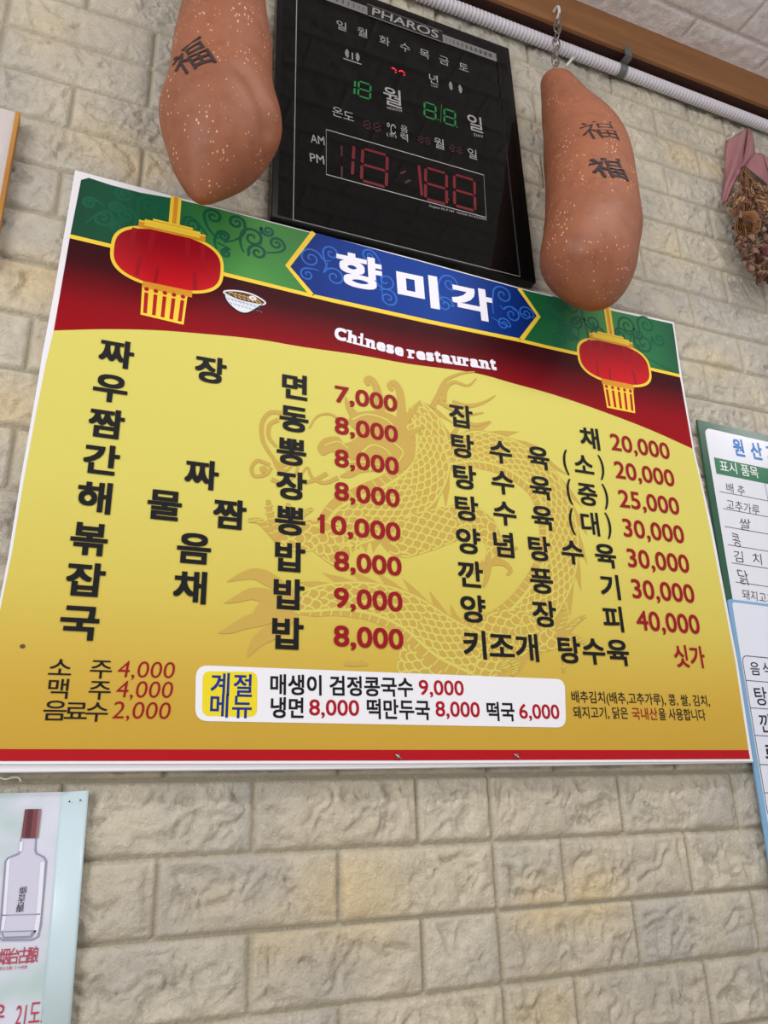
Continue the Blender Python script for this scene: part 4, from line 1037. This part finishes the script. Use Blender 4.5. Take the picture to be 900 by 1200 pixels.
# bent wire by the poster top
a = [wpt(*p, .006) for p in ((-6, 909), (6, 913), (15, 911), (22, 911.5), (24.5, 916))]
q = MB(); q.tube(catmull(a, 5), .0009, 7); tag(q.build('bent_wire', mat('wire_white', (226, 226, 222), .35), smooth=True), 'thin white bent wire on the wall just above the bottle poster', 'wire')

# nail holding the bouquet
c = wpt(853, 165, 0)
q = MB(); q.tube([(c[0], .004, c[2]), (c[0], -.016, c[2]), (c[0] + .001, -.018, c[2] + .006)], [.0022, .0022, .0030], 10)
tag(q.build('wall_nail', mat('nail_white', (220, 214, 200), .35), smooth=True), 'small pale nail in the wall beside the pink ribbon', 'nail')

# ------------------------------------------------------------------ dried flower bouquet
DBQ = .034
bq = thing('dried_bouquet', tuple(wpt(880, 262, .02)), 'dried rose bouquet hanging upside down on a nail with a sheer pink ribbon', 'bouquet')
PINK = mat('ribbon_pink', (176, 122, 128), .6, .3, 0, 0, .68)
PINKD = mat('ribbon_hem', (150, 70, 82), .6, .3)
def ribbon(name, left, right, bulge):
    n = len(left); m = 9; vs = []
    L1 = catmull(left, 5); R1 = catmull(right, 5); nn = min(len(L1), len(R1))
    for i in range(nn):
        for k in range(m):
            t = k / (m - 1); px = L1[i][0] * (1 - t) + R1[i][0] * t; py = L1[i][1] * (1 - t) + R1[i][1] * t
            d = .014 + bulge * math.sin(t * math.pi) * (.4 + .6 * math.sin(i / nn * math.pi)) + .004 * math.sin(t * 9 + i * .4) + L1[i][2] * (1 - t) + R1[i][2] * t
            vs.append(wpt(px, py, d))
    q = MB(); q.add(vs, [(i * m + k, i * m + k + 1, (i + 1) * m + k + 1, (i + 1) * m + k) for i in range(nn - 1) for k in range(m - 1)])
    o = q.build(name, PINK, bq, smooth=True); s = o.modifiers.new('thick', 'SOLIDIFY'); s.thickness = .0007
    h = MB(); h.tube([vs[i * m] for i in range(nn)], .0008, 6); h.tube([vs[i * m + m - 1] for i in range(nn)], .0008, 6)
    h.build('ribbon_hem', PINKD, o, smooth=True)
ribbon('ribbon', [(851, 165, 0), (850, 185, 0), (849, 205, 0), (847, 224, 0), (846, 240, 0)], [(876, 150, .012), (874, 172, .014), (869, 196, .012), (860, 216, .006), (852, 236, 0)], .010)
ribbon('ribbon', [(877, 150, .012), (875, 168, .016), (872, 184, .016), (868, 197, .014)], [(881, 154, .004), (884, 172, .006), (883, 184, .008), (872, 196, .010)], .006)
ribbon('ribbon', [(884, 179, .002), (878, 188, .010), (874, 195, .016)], [(893, 180, .004), (902, 202, .008), (906, 222, .010)], .008)
ribbon('ribbon', [(893, 180, .004), (898, 192, .01), (902, 206, .012)], [(908, 190, .004), (914, 205, .006), (918, 224, .008)], .006)
STEM = mat('stem_brown', (122, 86, 62), .7, .2); LEAF = [mat('leaf_dry', (124, 92, 72), .7, .2), mat('leaf_mauve', (130, 99, 87), .7, .2), mat('leaf_straw', (168, 132, 98), .7, .2)]
rs = random.Random(3)
knot = np.array(wpt(874, 205, .040))
for i in range(26):
    ex, ey = rs.uniform(858, 915), rs.uniform(232, 290); e = np.array(wpt(ex, ey, rs.uniform(.02, .07)))
    md = (knot + e) / 2 + np.array([rs.uniform(-.01, .01), rs.uniform(-.008, .008), rs.uniform(0, .012)])
    q = MB(); q.tube(catmull([tuple(knot + np.array([rs.uniform(-.012, .012), rs.uniform(-.008, .008), rs.uniform(-.004, .014)])), tuple(md), tuple(e)], 5), [.0016] * 10 + [.0009], 6)
    q.build('stem', STEM, bq, smooth=True)
def leaf_at(q, c, d, ln, wd, mi, rr_):
    d = d / np.linalg.norm(d); s = np.cross(d, np.array([rr_.uniform(-1, 1), rr_.uniform(-1, 1), rr_.uniform(-1, 1)])); s /= np.linalg.norm(s); n = np.cross(d, s)
    vs = []; N5 = 6
    for i in range(N5):
        t = i / (N5 - 1); w = wd * math.sin(math.pi * (.06 + .94 * t) ** .8) * .5 + .0004; cu = n * ln * .35 * math.sin(t * 2.6)
        p = c + d * ln * t + cu
        vs += [p - s * w + n * w * .5, p + n * -w * .2, p + s * w + n * w * .5]
    q.add(vs, [(3 * i + a, 3 * i + a + 1, 3 * i + a + 4, 3 * i + a + 3) for i in range(N5 - 1) for a in (0, 1)], mi)
outline = [(858, 222), (853, 236), (858, 246), (860, 262), (862, 280), (868, 292), (872, 306), (880, 316), (888, 324)]
q = MB()
for i in range(620):
    t = rs.random(); py = 216 + t * 108
    lx_ = np.interp(py, [p[1] for p in outline], [p[0] for p in outline]); px = lx_ + rs.random() ** 1.3 * (930 - lx_) * .95 + 2
    if 862 < px < 892 and 250 < py < 278 and rs.random() < .8: continue
    c = np.array(wpt(px, py, rs.uniform(.012, .075) * (1 if px > 866 else .7)))
    d = np.array([rs.uniform(-1, .5), rs.uniform(-.8, .2), rs.uniform(-1.2, .1)])
    if py < 246: leaf_at(q, c, d, rs.uniform(.016, .034), rs.uniform(.003, .007), rs.choice([0, 2, 2]), rs)
    else: leaf_at(q, c, d, rs.uniform(.010, .022), rs.uniform(.006, .013), rs.choice([0, 0, 1, 1, 1]), rs)
for p in outline[1:]:
    c = np.array(wpt(p[0] + 4, p[1], .03)); leaf_at(q, c, np.array([-.6, -.2, -.7]), .018, .009, 0, rs)
lo = q.build('dry_leaves', LEAF, bq, smooth=True); lo['kind'] = 'stuff'; s_ = lo.modifiers.new('thick', 'SOLIDIFY'); s_.thickness = .0005
def rose(px, py, d, R0, mt, nm):
    c = np.array(wpt(px, py, d)); ax_ = np.array([-.35, -.75, -.55]); ax_ /= np.linalg.norm(ax_); u = np.cross(ax_, [0, 0, 1.]); u /= np.linalg.norm(u); v = np.cross(ax_, u)
    rr_ = random.Random(int(px)); q = MB()
    for layer in range(7):
        rad = R0 * (.16 + .84 * layer / 6); npet = 2 + layer
        for k in range(min(npet, 5)):
            a0 = k * 2 * math.pi / min(npet, 5) + layer * 1.1; span = 2 * math.pi / min(npet, 5) * 1.3; vs = []; n1, n2 = 8, 5
            for i in range(n1):
                for j in range(n2):
                    a = a0 + span * (i / (n1 - 1) - .5); t = j / (n2 - 1); edge_ = 1 - .18 * abs(2 * i / (n1 - 1) - 1) ** 3
                    rd = rad * (.55 + .45 * math.sin(t * 1.7)) + .0012 * math.sin(5 * a + layer); hgt = R0 * (1.15 - .085 * layer) * t * edge_ - R0 * .55
                    flare = rad * .20 * max(0, t - .7) / .3 * (layer / 6)
                    vs.append(c + (u * math.cos(a) + v * math.sin(a)) * (rd + flare) + ax_ * hgt)
            q.add(vs, [(i * n2 + j, i * n2 + j + 1, (i + 1) * n2 + j + 1, (i + 1) * n2 + j) for i in range(n1 - 1) for j in range(n2 - 1)])
    o = q.build(nm, mt, bq, smooth=True); s = o.modifiers.new('thick', 'SOLIDIFY'); s.thickness = .0006
rose(876, 263, .062, .021, mat('rose_dry', (152, 110, 74), .7, .2), 'rose')
rose(895, 298, .058, .016, mat('rose_mauve', (140, 92, 88), .7, .2), 'rose')
rose(894, 243, .055, .010, mat('rose_pale', (190, 142, 112), .7, .2), 'rosebud')
rose(862, 248, .035, .008, mat('rose_pale', (190, 142, 112), .7, .2), 'rosebud')
